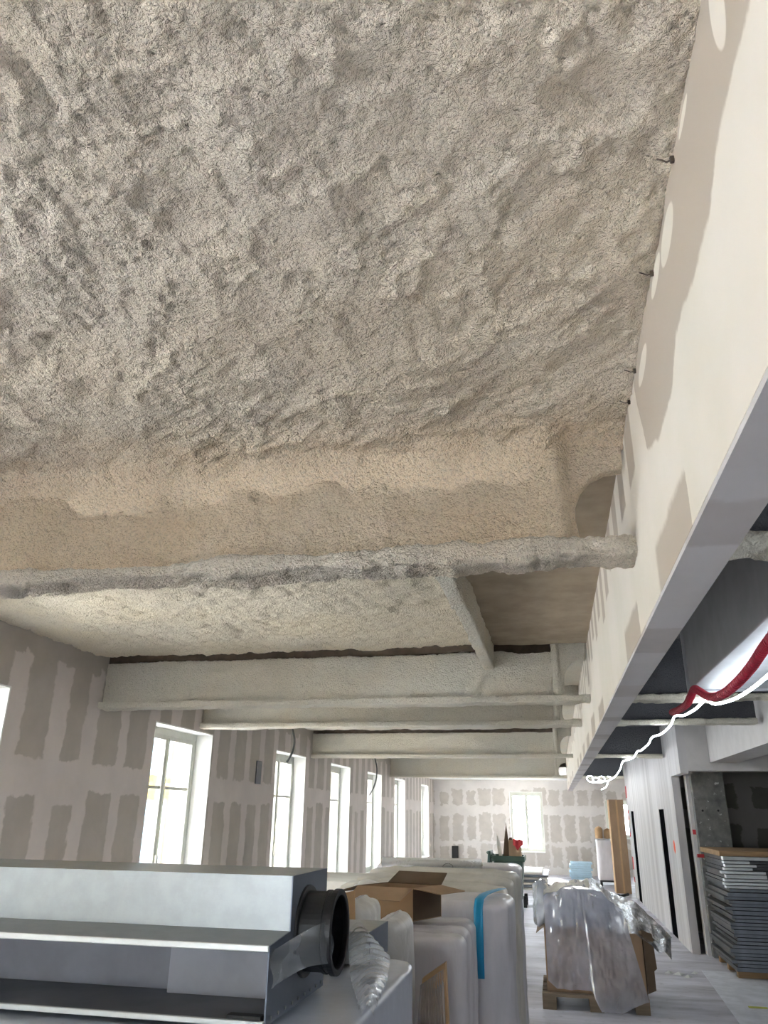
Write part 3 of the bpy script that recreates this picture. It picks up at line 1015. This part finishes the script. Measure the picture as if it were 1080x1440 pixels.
# ---------------------------------------------------------------- film-wrapped packs
def pack_mesh(x0, x1, y0, y1, z0, z1, n=4.5, wr=.010, nu=72, nz=40, seed=1, dome=.02, rb=.05):
    cx, cy, hx, hy = (x0 + x1) / 2, (y0 + y1) / 2, (x1 - x0) / 2, (y1 - y0) / 2
    zs, ins = [], []
    r = rb
    for a in np.linspace(0, math.pi / 2, 5):
        zs.append(z0 + r * .5 * (1 - math.sin(a)))
        ins.append(r * .5 * (1 - math.cos(math.pi / 2 - a)))
    zs, ins = zs[::-1], ins[::-1]
    zs = list(np.array(zs))
    zs = sorted(zs)
    ins = [r * .5 * (1 - math.sqrt(max(0, 1 - (1 - (z_ - z0) / (r * .5)) ** 2))) for z_ in zs]
    for z_ in np.linspace(z0 + r * .5, z1 - r, nz)[1:]:
        zs.append(z_)
        ins.append(0)
    for a in np.linspace(0, math.pi / 2, 7)[1:]:
        zs.append(z1 - r + r * math.sin(a))
        ins.append(r * (1 - math.cos(a)))
    for f in (.4, .7, .93, 1.0):
        zs.append(z1 + dome * f)
        ins.append(r + (min(hx, hy) - r) * f)
    th = np.linspace(0, 2 * math.pi, nu, endpoint=False)
    ct, sn = np.cos(th), np.sin(th)
    V = np.zeros((nu, len(zs), 3))
    for j, (z_, i_) in enumerate(zip(zs, ins)):
        ax, ay = max(hx - i_, .002), max(hy - i_, .002)
        V[:, j, 0] = cx + ax * np.sign(ct) * np.abs(ct) ** (2 / n)
        V[:, j, 1] = cy + ay * np.sign(sn) * np.abs(sn) ** (2 / n)
        V[:, j, 2] = z_
    q = V * np.array([1, 1, .35]) + seed * 3.1
    d = wr * (vnoise(q, 9, 11) + .6 * vnoise(q, 26, 12))
    V[..., 0] += d * ct[:, None]
    V[..., 1] += d * sn[:, None]
    top = np.array(zs) > z1 - r * .2
    V[:, top, 2] += .6 * wr * vnoise(V[:, top] + seed, 12, 13)
    return MB().grid(V, close_u=True)


def pack(x0, x1, y0, y1, z1, label, mat='pack', group=None, seed=1, z0=0.0, cat='insulation pack', name='insulation_pack', **kw):
    e = thing(name, label, cat, ((x0 + x1) / 2, (y0 + y1) / 2, z0), group)
    obj('wrapped_body', pack_mesh(x0, x1, y0, y1, z0, z1, seed=seed, **kw), M[mat], e, smooth=True)
    return e


# the load the plenums lie on
wl = thing('wrapped_load', 'waist-high load wrapped in bluish stretch film carrying the metal plenums', 'wrapped load', (-1.2, 2.2, 0))
obj('wrapped_body', pack_mesh(-1.98, -.475, 1.50, 2.86, .14, ZS, n=14, wr=.005, rb=.015, dome=0.0, nu=160, nz=50, seed=4), M['wrap'], wl, smooth=True)
for k in range(5):
    obj('pallet_board', MB().box(-1.95 + k * .32, -1.80 + k * .32, 1.55, 2.82, .11, .14), M['wood'], wl)
for k in range(3):
    obj('pallet_bearer', MB().box(-1.95, -.52, 1.56 + k * .57, 1.66 + k * .57, 0, .11), M['wood'], wl)

# row of upright batts, tops at breast height
GB = 'batts standing in a row'
pack(-1.35, px(652, 1320, y=3.72)[0], 3.71, 3.94, 1.10, 'upright wool batt in clear film that the streaky cardboard slab leans on', group=GB, seed=2, n=5, dome=.006, wr=.007)
pack(-1.33, px(658, 1310, y=3.98)[0], 3.97, 4.18, 1.10, 'upright wool batt squeezed between two others under the open carton', group=GB, seed=3, n=5, dome=.006, wr=.007)
pack(-1.35, px(664, 1300, y=4.22)[0], 4.21, 4.50, 1.10, 'upright wool batt under the open carton next to the blue-taped bundle', group=GB, seed=5, n=5, dome=.006, wr=.007)
bt = pack(-1.25, -.275, 4.62, 5.30, 1.155, 'tall white insulation bundle strapped with bright blue tape', seed=6, n=4.5, nu=120)
# blue tape over the top and down the front
tx0, tx1 = px(667, 1285, y=4.63)[0], px(680, 1285, y=4.63)[0]
tp = [(5.28, 1.178), (5.1, 1.184), (4.95, 1.187), (4.78, 1.184), (4.68, 1.170), (4.625, 1.13), (4.607, 1.05), (4.600, .9), (4.602, .80)]
V = np.array([[(tx0 + (tx1 - tx0) * j / 3 + .10 * max(0, (a - 4.65) / .7) + .004 * math.sin(a * 9), a, b) for j in range(4)] for a, b in tp])
obj('blue_tape', MB().grid(V), M['blue'], bt, smooth=True, solid=.002)
LC = ['beige wool pack right behind the blue-taped bundle', 'beige wool pack in the middle of the three behind the taped bundle', 'beige wool pack against the largest white bundle']
for k in range(3):
    y0 = 5.36 + k * .42
    pack(-1.45, -.34 + .02 * k, y0, y0 + .38, 1.165 + .018 * k, LC[k], 'pack_beige', 'beige packs behind the taped bundle', seed=8 + k, n=5, nu=80)
pack(-1.52, -.31, 6.75, 7.35, 1.215, 'largest white insulation bundle at the back of the row with a bulging rim', seed=14, n=6, nu=120, dome=.012)
# shiny rolled sheet lying in front of that bundle
rs = []
pl_ = thing('rolled_sheet', 'shiny pale rolled sheet lying on the beige packs', 'roll', (-.95, 6.62, 1.20))
obj('roll', MB().tube([(-1.40, 6.60, 1.205 + .03), (-.60, 6.60, 1.21 + .03)], .038, 20), M['film_soft'], pl_, smooth=True)
obj('roll_core', MB().tube([(-1.41, 6.60, 1.235), (-.59, 6.60, 1.24)], .015, 12), M['pale_board'], pl_, smooth=True)
lp = [(-.86 + .04 * math.cos(a), 6.55, 1.215 + .025 * math.sin(a)) for a in np.linspace(0, 2 * math.pi, 24)]
tag(obj('wire_loop', MB().tube(lp, .002, 5), M['cable'], smooth=True), 'thin wire loop standing beside the shiny roll', 'wire')

# milky bags standing between the small plenum and the batts
pack(-.885, -.755, 3.25, 3.62, 1.262, 'milky plastic bag with slumped peak next to the brown card', 'film_soft', seed=20, n=3.0, wr=.010, rb=.045, dome=.012, name='plastic_bag', cat='bag')
pack(-.735, -.605, 3.20, 3.60, 1.215, 'milky rounded bag standing below the open carton', 'film_soft', seed=23, n=3.0, wr=.008, rb=.05, dome=.006, name='plastic_bag', cat='bag')
pack(-1.60, -.93, 3.0, 3.66, 1.13, 'white film pack filling the space behind the small plenum', seed=25, n=5)
pack(-1.35, -.93, 4.62, 5.3, 1.18, 'crumpled white pack with a greenish print beside the blue-taped bundle', seed=27, n=3.5, wr=.025) if False else None
# crumpled white sheet on top, left of the carton
V = []
a_, b_, c_, d_ = px(495, 1258, y=4.62), px(505, 1247, y=5.1), px(565, 1240, y=5.1), px(545, 1258, y=4.62)
for i in range(24):
    row = []
    for j in range(16):
        s, r_ = i / 23, j / 15
        p_ = Vector(a_).lerp(Vector(d_), s).lerp(Vector(b_).lerp(Vector(c_), s), r_)
        row.append((p_.x, p_.y, max(p_.z, 1.14) + .02 * math.sin(6 * s + 4 * r_) * math.sin(5 * r_) + .02))
    V.append(row)
sh = obj('crumpled_sheet', MB().grid(np.array(V)), M['film_soft'], smooth=True, solid=.002)
tag(sh, 'crumpled white plastic sheet lying left of the open carton', 'plastic sheet')
# brown card
x0, _, z1 = px(478, 1257, y=3.22)
x1, _, z1b = px(497, 1253, y=3.22)
tag(obj('card_sheet', MB().plate([(x0, 3.20, 1.15), (x1 + .012, 3.22, 1.15), (x1, 3.24, z1b), (x0, 3.22, z1)], .006, (0, 1, 0)), M['card_light']), 'small orange-brown card sheet standing behind the black collar', 'cardboard')

# leaning card under ribbed film
lc = thing('wrapped_card', 'brown cardboard slab under streaky stretch film leaning on the batts', 'cardboard', (-.5, 3.4, 0))
tl, tr = px(594, 1376, y=3.52), px(626, 1354, y=3.52)
obj('card_slab', MB().hexa([(-.585, 3.10, 0), (-.385, 3.10, 0), (-.385, 3.16, 0), (-.585, 3.16, 0), (tl[0], 3.52, tl[2]), (tr[0], 3.52, tr[2]), (tr[0], 3.57, tr[2]), (tl[0], 3.57, tl[2])]), M['card_light'], lc)
V = []
for i in range(60):
    s = i / 59
    row = []
    for j in range(10):
        r_ = j / 9
        bx = -.585 + .202 * s
        tx = tl[0] + (tr[0] - tl[0]) * s
        tz = (tl[2] + (tr[2] - tl[2]) * s) * .985
        row.append((bx + (tx - bx) * r_, 3.09 + .39 * r_ - .008 - .008 * (1 + math.sin(s * 62 + 2 * math.sin(3 * r_))), r_ * tz + .002))
    V.append(row)
obj('ribbed_film', MB().grid(np.array(V)), M['film_clear'], lc, smooth=True)

# open carton
ob = thing('open_carton', 'open brown cardboard carton with folded-out flaps on top of the batts', 'carton', (-.82, 4.3, 1.115))
zc0, zc1 = 1.122, 1.262
nc = np.array([-.70, 4.02])          # near corner
ex = np.array([-.97, .22]) * .30     # along the front
ey = np.array([.40, .92]) * .26      # along the right side
thk = .004


def wall2(a, b, z0, z1):
    n = np.array([-(b - a)[1], (b - a)[0]])
    n = n / np.linalg.norm(n) * thk
    return MB().hexa([(a[0], a[1], z0), (b[0], b[1], z0), (b[0] + n[0], b[1] + n[1], z0), (a[0] + n[0], a[1] + n[1], z0), (a[0], a[1], z1), (b[0], b[1], z1), (b[0] + n[0], b[1] + n[1], z1), (a[0] + n[0], a[1] + n[1], z1)])


c00, c10, c01, c11 = nc, nc + ex, nc + ey, nc + ex + ey
obj('front_side', wall2(c00, c10, zc0, zc1), M['card_light'], ob)
obj('right_side', wall2(c00, c01, zc0, zc1), M['card_dark'], ob)  # shaded side painted with the darker card
obj('left_side', wall2(c10, c11, zc0, zc1), M['card'], ob)
obj('back_side', wall2(c01, c11, zc0, zc1), M['card'], ob)
obj('bottom', MB().prism([(*c00, zc0), (*c01, zc0), (*c11, zc0), (*c10, zc0)], (0, 0, .004)), M['card'], ob)


def flap(a, b, out, drop, mat):
    o3 = Vector((out[0], out[1], drop))
    a3, b3 = Vector((*a, zc1)), Vector((*b, zc1))
    q_ = [a3, b3, b3 + o3 + (a3 - b3) * .04, a3 + o3 + (b3 - a3) * .04]
    n = (b3 - a3).cross(o3)
    n = n if n.z > 0 else -n
    obj('flap', MB().plate([tuple(p_) for p_ in q_], .004, n), M[mat], ob)


flap(c00, c10, (-.03, -.13), -.045, 'card')
flap(c00, c01, (.13, -.03), -.02, 'card')
flap(c10, c11, (-.13, .03), -.035, 'card_dark')
flap(c01, c11, (.03, .10), .05, 'card_dark')

# ---------------------------------------------------------------- boards stacked behind on the left
for k in range(10):
    j = RNG.uniform(-.05, .05, 2)
    z0 = .0 + k * .097
    tag(obj('foam_board', MB().box(-3.35 + j[0], -1.45 + j[0], 8.1 + j[1] * .6, 9.3 + j[1], z0, z0 + .090), M['pale_board'], bevel=.004), 'pale rigid board, %s from the floor in the flat stack behind the packs' % ORD[k], 'board', 'stacked pale boards')

# ---------------------------------------------------------------- wheelie bin with rubbish
wb = thing('wheelie_bin', 'dark green wheeled bin overflowing with scrap before the far window', 'bin', (-.94, 16.4, 0))
b0, b1 = -1.22, -.66
lo_ = [(b0 + .06, 16.1, .10), (b1 - .06, 16.1, .10), (b1 - .06, 16.6, .10), (b0 + .06, 16.6, .10)]
hi_ = [(b0, 16.0, .82), (b1, 16.0, .82), (b1, 16.7, .82), (b0, 16.7, .82)]
obj('bin_body', MB().add(lo_ + hi_, [(3, 2, 1, 0), (0, 1, 5, 4), (1, 2, 6, 5), (2, 3, 7, 6), (3, 0, 4, 7)]), M['green'], wb, solid=.012)
rim = MB().box(b0 - .03, b1 + .03, 15.96, 16.0, .78, .88).box(b0 - .03, b1 + .03, 16.7, 16.74, .78, .88).box(b0 - .03, b0, 16.0, 16.7, .78, .88).box(b1, b1 + .03, 16.0, 16.7, .78, .88)
obj('bin_rim', rim, M['green'], wb, bevel=.01)
obj('bin_handle', MB().tube([(b0 - .02, 16.1, .84), (b0 - .12, 16.15, .93), (b0 - .12, 16.6, .93), (b0 - .02, 16.65, .84)], .025, 8), M['green'], wb, smooth=True)
obj('bin_lid', MB().hexa([(b0 - .16, 16.0, .35), (b0 - .11, 16.0, .35), (b0 - .11, 16.65, .35), (b0 - .16, 16.65, .35), (b0 - .10, 16.0, .96), (b0 - .05, 16.0, .96), (b0 - .05, 16.65, .96), (b0 - .10, 16.65, .96)]), M['green'], wb, bevel=.01)
for yy in (16.06, 16.58):
    wh = obj('wheel', MB().tube([(b1 - .03, yy, .10), (b1 + .03, yy, .10)], .10, 20), M['black'], wb, smooth=False)
    obj('hub', MB().tube([(b1 + .03, yy, .10), (b1 + .036, yy, .10)], .035, 12), M['dark_steel'], wh)
obj('axle', MB().tube([(b1 - .02, 16.06, .10), (b1 - .02, 16.58, .10)], .012, 8), M['dark_steel'], wb)
# scrap standing in the bin
def shard(name, pts, th, mat, label, cat, group=None):
    tag(obj(name, MB().prism(pts, (0, th, 0)), M[mat]), label, cat, group)


shard('scrap_offcut', [(-1.10, 16.2, .70), (-1.04, 16.2, .70), (-1.09, 16.2, 1.10), (-1.15, 16.2, 1.29), (-1.16, 16.2, 1.10)], .02, 'pale_board', 'pale pointed offcut sticking out of the green bin', 'offcut')
shard('scrap_offcut', [(-1.07, 16.3, .70), (-.95, 16.3, .70), (-.93, 16.3, 1.05), (-.97, 16.3, 1.46), (-1.02, 16.3, 1.15)], .03, 'card_dark', 'brown spear-shaped offcut standing highest in the green bin', 'offcut')
cb = thing('scrap_carton', 'grey-brown carton standing in the green bin', 'carton', (-.82, 16.35, .70))
obj('carton_body', MB().box(-.93, -.70, 16.2, 16.5, .70, 1.16), M['card'], cb, bevel=.005)
obj('carton_flap', MB().hexa([(-.93, 16.2, 1.16), (-.86, 16.2, 1.16), (-.86, 16.5, 1.16), (-.93, 16.5, 1.16), (-.91, 16.18, 1.20), (-.87, 16.18, 1.20), (-.87, 16.5, 1.20), (-.91, 16.5, 1.20)]), M['card_dark'], cb)
V = []
for i in range(16):
    s = i / 15
    V.append([(-.84 + .19 * s, 16.17 - .02 * math.sin(9 * s), 1.17 - r_ / 7 * (.19 - .20 * abs(s - .45)) + .012 * math.sin(12 * s)) for r_ in range(8)])
tag(obj('red_rag', MB().grid(np.array(V)), M['redcloth'], smooth=True, solid=.004), 'red rag hanging over the carton in the bin', 'rag')

# pile of flat profiles further on
for k in range(7):
    j = RNG.uniform(-.06, .06, 2)
    z0 = k * .055
    tag(obj('metal_profile', MB().box(-.95 + j[0], -.34 + j[0] + .04 * (k % 3), 19.8 + j[1], 22.0 + j[1], z0, z0 + .042), M['panel'] if k % 2 else M['pale_board'], bevel=.003), 'flat profile, %s from the floor in the low pile beyond the green bin' % ORD[k], 'profile', 'pile of profiles')

# pale blue packs at the far wall
for k in range(8):
    j = RNG.uniform(-.03, .03)
    tag(obj('blue_pack', MB().box(.30 + j, .88 + j, 23.5, 24.1, k * .054, k * .054 + .047), M['blue_board'], bevel=.006), 'flat pale blue pack, %s from the floor in the stack at the far wall' % ORD[k], 'pack', 'pale blue stack')

# white wrapped load on a trolley, bags on top
tr_ = thing('wrapped_trolley', 'white wrapped column of goods on a low black trolley near the far wall', 'trolley load', (1.2, 21.8, 0))
obj('wrapped_body', pack_mesh(.96, 1.46, 21.4, 22.0, .14, 1.06, n=8, seed=31, rb=.02, nu=48, nz=16), M['pack'], tr_, smooth=True)
obj('trolley_deck', MB().box(.98, 1.46, 21.42, 21.98, .10, .14), M['dark_steel'], tr_)
for xx in (1.02, 1.40):
    for yy in (21.48, 21.92):
        obj('castor', MB().tube([(xx - .02, yy, .05), (xx + .02, yy, .05)], .05, 14), M['black'], tr_)
for xa, xb, zt in ((.97, 1.14, 1.36), (1.18, 1.37, 1.31)):
    pack(xa, xb, 21.5, 21.85, zt, ('plump' if zt > 1.33 else 'lower') + ' tan paper sack on top of the white wrapped trolley load', 'card_light', 'sacks on the trolley', seed=33, z0=1.085, n=2.6, rb=.06, nu=32, nz=8, wr=.012, name='paper_sack', cat='sack')

# tall carton by the end of the partition
tc_ = thing('tall_carton', 'very tall slim brown carton standing by the end of the partition', 'carton', (1.36, 19.9, 0))
obj('carton_body', MB().box(1.24, 1.57, 19.65, 20.2, 0, 1.98), M['card'], tc_, bevel=.004)
obj('lit_side', MB().box(1.235, 1.24, 19.65, 20.2, .005, 1.975), M['card_light'], tc_)  # side towards the windows painted lighter, as lit card
obj('tape_seam', MB().box(1.39, 1.43, 19.647, 19.65, .01, 1.97), M['card_light'], tc_)

# tool on the floor near it
tl_ = thing('floor_tool', 'dark hand tool with a trailing lead on the floor by the tall carton', 'tool', (1.25, 18.6, 0))
tb = px(868, 1264, z=.03)
obj('tool_body', MB().tube([(tb[0] - .06, tb[1], .06), (tb[0] + .05, tb[1] + .1, .06)], .055, 12), M['black'], tl_, smooth=True)
obj('tool_handle', MB().tube([(tb[0] + .05, tb[1] + .1, .06), (tb[0] + .25, tb[1] + .25, .10)], .028, 8), M['black'], tl_, smooth=True)
obj('lead', MB().tube(smooth_path([(tb[0] - .06, tb[1], .03), (tb[0] - .3, tb[1] - .1, .01), (tb[0] - .6, tb[1] + .1, .01)], 5), .01, 6), M['black'], tl_, smooth=True)

# ---------------------------------------------------------------- stack of panels at the right
PX0 = 1.80
z0 = 0.0
zz = .0
for yy in (10.0, 10.5, 11.0):
    tag(obj('wood_bearer', MB().box(PX0 + .02, 3.0, yy, yy + .09, 0, .075), M['wood'], bevel=.004), 'rough timber bearer under the panel stack beside the concrete pillar', 'timber', 'bearers under the panel stack')
z0 = .078
k = 0
while z0 < 1.20:
    th = .034 if k % 5 else .045
    top_ = z0 > .86
    j = RNG.uniform(-.05, .05) if not top_ else RNG.uniform(-.03, .03)
    jy = RNG.uniform(-.03, .03)
    p_ = thing('floor_panel', 'metal-edged floor panel, %s from the bottom of the stack beside the concrete pillar' % ORD[k], 'panel', (2.4, 10.2, z0), 'stacked floor panels')
    xr_ = 3.0 + j
    if top_:
        xr_ = PX0 + [.62, .44, .40, .30, .34, .28, .55, .6][k % 8] + RNG.uniform(-.03, .03)
    obj('panel_core', MB().box(PX0 + j, 3.0 + j, 9.9 + jy + (.10 if top_ else 0), 11.1 + jy, z0, z0 + th - .004), M['panel_dark'], p_)
    obj('panel_edge', MB().box(PX0 + j - .003, xr_, 9.894 + jy, 9.9 + jy + (.10 if top_ else 0), z0 + .003, z0 + th - .006), M['panel_edge'] if top_ else M['panel'], p_)
    z0 += th
    k += 1
tag(obj('plywood_sheet', MB().box(PX0 - .03, 3.05, 9.85, 11.1, z0, z0 + .055), M['wood'], bevel=.004), 'brown plywood sheet lying on top of the panel stack', 'plywood')

# sheet on the floor in front of the stack
a = [px(987, 1364, z=0), px(1052, 1429, z=0)]
tag(obj('floor_sheet', MB().prism([(1.50, 10.35, .002), (1.36, 7.0, .002), (3.2, 7.0, .002), (3.2, 10.30, .002)], (0, 0, .006)), simple('dusty_grey_sheet', lin(214, 215, 222), .6), bevel=.002), 'pale protective sheet laid on the floor before the panel stack', 'floor sheet')
# litter
for (u, v, s) in ((955, 1371, .07), (968, 1375, .05), (941, 1369, .05), (977, 1370, .04)):
    x_, y_, _z = px(u, v, z=0)
    mb = MB()
    mb.add([(x_ - s, y_, .002), (x_ + .2 * s, y_ - s * .8, .004), (x_ + s, y_ + .1 * s, .012), (x_ + .1 * s, y_ + s, .003), (x_, y_ + .2 * s, .03)], [(0, 1, 4), (1, 2, 4), (2, 3, 4), (3, 0, 4), (3, 2, 1, 0)])
    tag(obj('paper_scrap', mb, M['paper']), 'crumpled pale scrap on the floor between covered carton and partition', 'scrap', 'scraps on the floor')
x_, y_, _z = px(1063, 1419, z=0)
tag(obj('plastic_strip', MB().box(x_ - .06, x_ + .10, y_ - .02, y_ + .02, .009, .018), M['yellowgreen'], bevel=.003), 'short yellow-green plastic strip on the pale floor sheet', 'strip')

# ---------------------------------------------------------------- carton on pallet under plastic
pp = thing('wood_pallet', 'low wooden pallet under the plastic-covered carton', 'pallet', (.25, 8.5, 0))
for k in range(5):
    y0 = 8.02 + k * .185
    obj('deck_board', MB().box(-.22, .70, y0, y0 + .13, .10, .122), M['pallet_wood'], pp)
for y0 in (8.02, 8.37, 8.77):
    for x0 in (-.22, .19, .58):
        obj('block', MB().box(x0, x0 + .12, y0, y0 + .12, .022, .10), M['pallet_wood'], pp)
for x0 in (-.22, .19, .58):
    obj('skid', MB().box(x0, x0 + .12, 8.02, 8.89, 0, .022), M['pallet_wood'], pp)

cb = thing('large_carton', 'large brown carton with open flaps on the wooden pallet', 'carton', (.28, 8.5, .124))
XA, XZ, YA, YZ, ZA, ZZ = -.175, .70, 8.12, 8.86, .124, .64
obj('front_side', MB().box(XA, XZ, YA, YA + .006, ZA, ZZ), M['card'], cb)
obj('back_side', MB().box(XA, XZ, YZ - .006, YZ, ZA, ZZ), M['card'], cb)
obj('left_side', MB().box(XA, XA + .006, YA + .006, YZ - .006, ZA, ZZ), M['card'], cb)
obj('right_side', MB().hexa([(XZ - .006, YA, ZA), (XZ, YA, ZA), (XZ + .03, YZ, ZA), (XZ + .024, YZ, ZA), (XZ - .006, YA, ZZ), (XZ, YA, ZZ), (XZ + .08, YZ, ZZ), (XZ + .074, YZ, ZZ)]), M['card_dark'], cb)  # shade on this side painted with the darker card
obj('bottom', MB().box(XA, XZ, YA, YZ, ZA - .002, ZA + .004), M['card'], cb)
obj('flap', MB().plate([(XA, YA, ZZ), (XA, YZ, ZZ), (XA - .07, YZ - .03, ZZ - .05), (XA - .075, YA + .03, ZZ - .06)], .005, (0, 0, 1)), M['card_dark'], cb)
obj('flap', MB().plate([(XZ, YA, ZZ), (XZ + .06, YZ, ZZ + .01), (XZ + .25, YZ - .1, ZZ - .09), (XZ + .20, YA + .05, ZZ - .14)], .005, (0, 0, 1)), M['card_dark'], cb)
obj('torn_edge', MB().prism([(XZ + .002, YA - .004, ZA + .02), (XZ + .075, YA - .004, ZA + .05), (XZ + .075, YA - .004, ZA + .20), (XZ + .10, YA - .004, ZA + .22), (XZ + .085, YA - .004, ZZ - .02), (XZ + .002, YA - .004, ZZ)], (0, .005, 0)), M['card_dark'], cb)
pack(-.12, .55, 8.22, 8.78, .90, 'grey wrapped bundle bulging out of the large carton under plastic', 'wrap', seed=41, z0=.134, n=3.2, rb=.14, dome=.03, wr=.02, name='wrapped_bundle', cat='bundle')

# the plastic sheet
nu, nv = 90, 100
V = np.zeros((nu, nv, 3))
for i in range(nu):
    s = i / (nu - 1)
    for j in range(nv):
        r_ = j / (nv - 1)
        # along the hem, x runs -.17 .. .62 ; top narrower
        topz = .955 + .075 * math.sin(math.pi * min(1, s * 1.1)) - .10 * max(0, s - .75) / .25
        if r_ < .30:              # over the top, back to front
            q_ = r_ / .30
            y_ = 8.92 - .80 * q_
            z_ = .70 + (topz - .70) * math.sin(min(1, q_ * 1.6) * math.pi / 2) - .03 * max(0, q_ - .7) / .3
            x_ = -.16 + .70 * s
        else:
            q_ = (r_ - .30) / .70
            hem = .16 if s < .52 else .02 + .10 * max(0, (s - .75) / .25)
            if .48 < s <= .56:
                hem = .16 - .14 * (s - .48) / .08
            if s < .1:
                hem = .16 + .06 * (1 - s / .1)
            y_ = 8.12 - .055 * math.sin(q_ * 2.2) - (.10 * q_ if s > .5 else .0)
            z_ = topz - .03 + (hem - topz + .03) * q_
            x_ = -.16 + .70 * s + q_ * (.13 * s * s + .02 * s)
            y_ -= .03
        V[i, j] = (x_, y_, z_)
fold = .022 * vnoise(V * np.array([1.3, 1, .5]), 7, 21) + .012 * vnoise(V * np.array([1.6, 1, .7]), 19, 22)
fold -= np.abs(fold) * 0
V[..., 1] -= np.abs(fold) * 1.2
V[..., 2] += fold * np.where(np.arange(nv) / (nv - 1) < .34, 1.3, .2)[None, :]
V[..., 2] = np.maximum(V[..., 2], .006)
ps = thing('plastic_cover', 'crumpled clear plastic sheet draped over the large carton on the pallet', 'plastic sheet', (.25, 8.4, .02))
fast_grid('main_sheet', V, M['film'], ps)
# its tail thrown over the right flap
V = np.zeros((40, 24, 3))
L0, L1 = Vector((.44, 8.02, .90)), Vector((.38, 8.06, .62))
H0, H1 = Vector((.60, 8.75, .90)), Vector((.99, 8.40, .57))
T1 = Vector((.90, 8.05, .45))
for i in range(40):
    s = i / 39
    a = Vector((.42, 8.80, .93)).lerp(Vector((1.00, 8.45, .56)), s)
    b = Vector((.40, 8.03, .66)).lerp(Vector((.93, 8.08, .46)), s)
    a.z += .07 * math.sin(math.pi * s)
    b.z += .05 * math.sin(math.pi * s * 1.0) - .05 * abs(math.sin(s * 7)) * s
    for j in range(24):
        p_ = a.lerp(b, j / 23)
        p_.z += .05 * math.sin(math.pi * j / 23)
        V[i, j] = p_
f2 = .02 * vnoise(V, 9, 24) + .01 * vnoise(V, 22, 25)
V[..., 2] += f2
fast_grid('tail', V, M['film'], ps)
# its edge puffed up at the left shoulder
obj('puffed_edge', pack_mesh(-.27, -.13, 8.35, 8.75, .60, 1.0, n=2.4, rb=.06, dome=0, wr=.03, seed=44), M['film_clear'], ps, smooth=True)
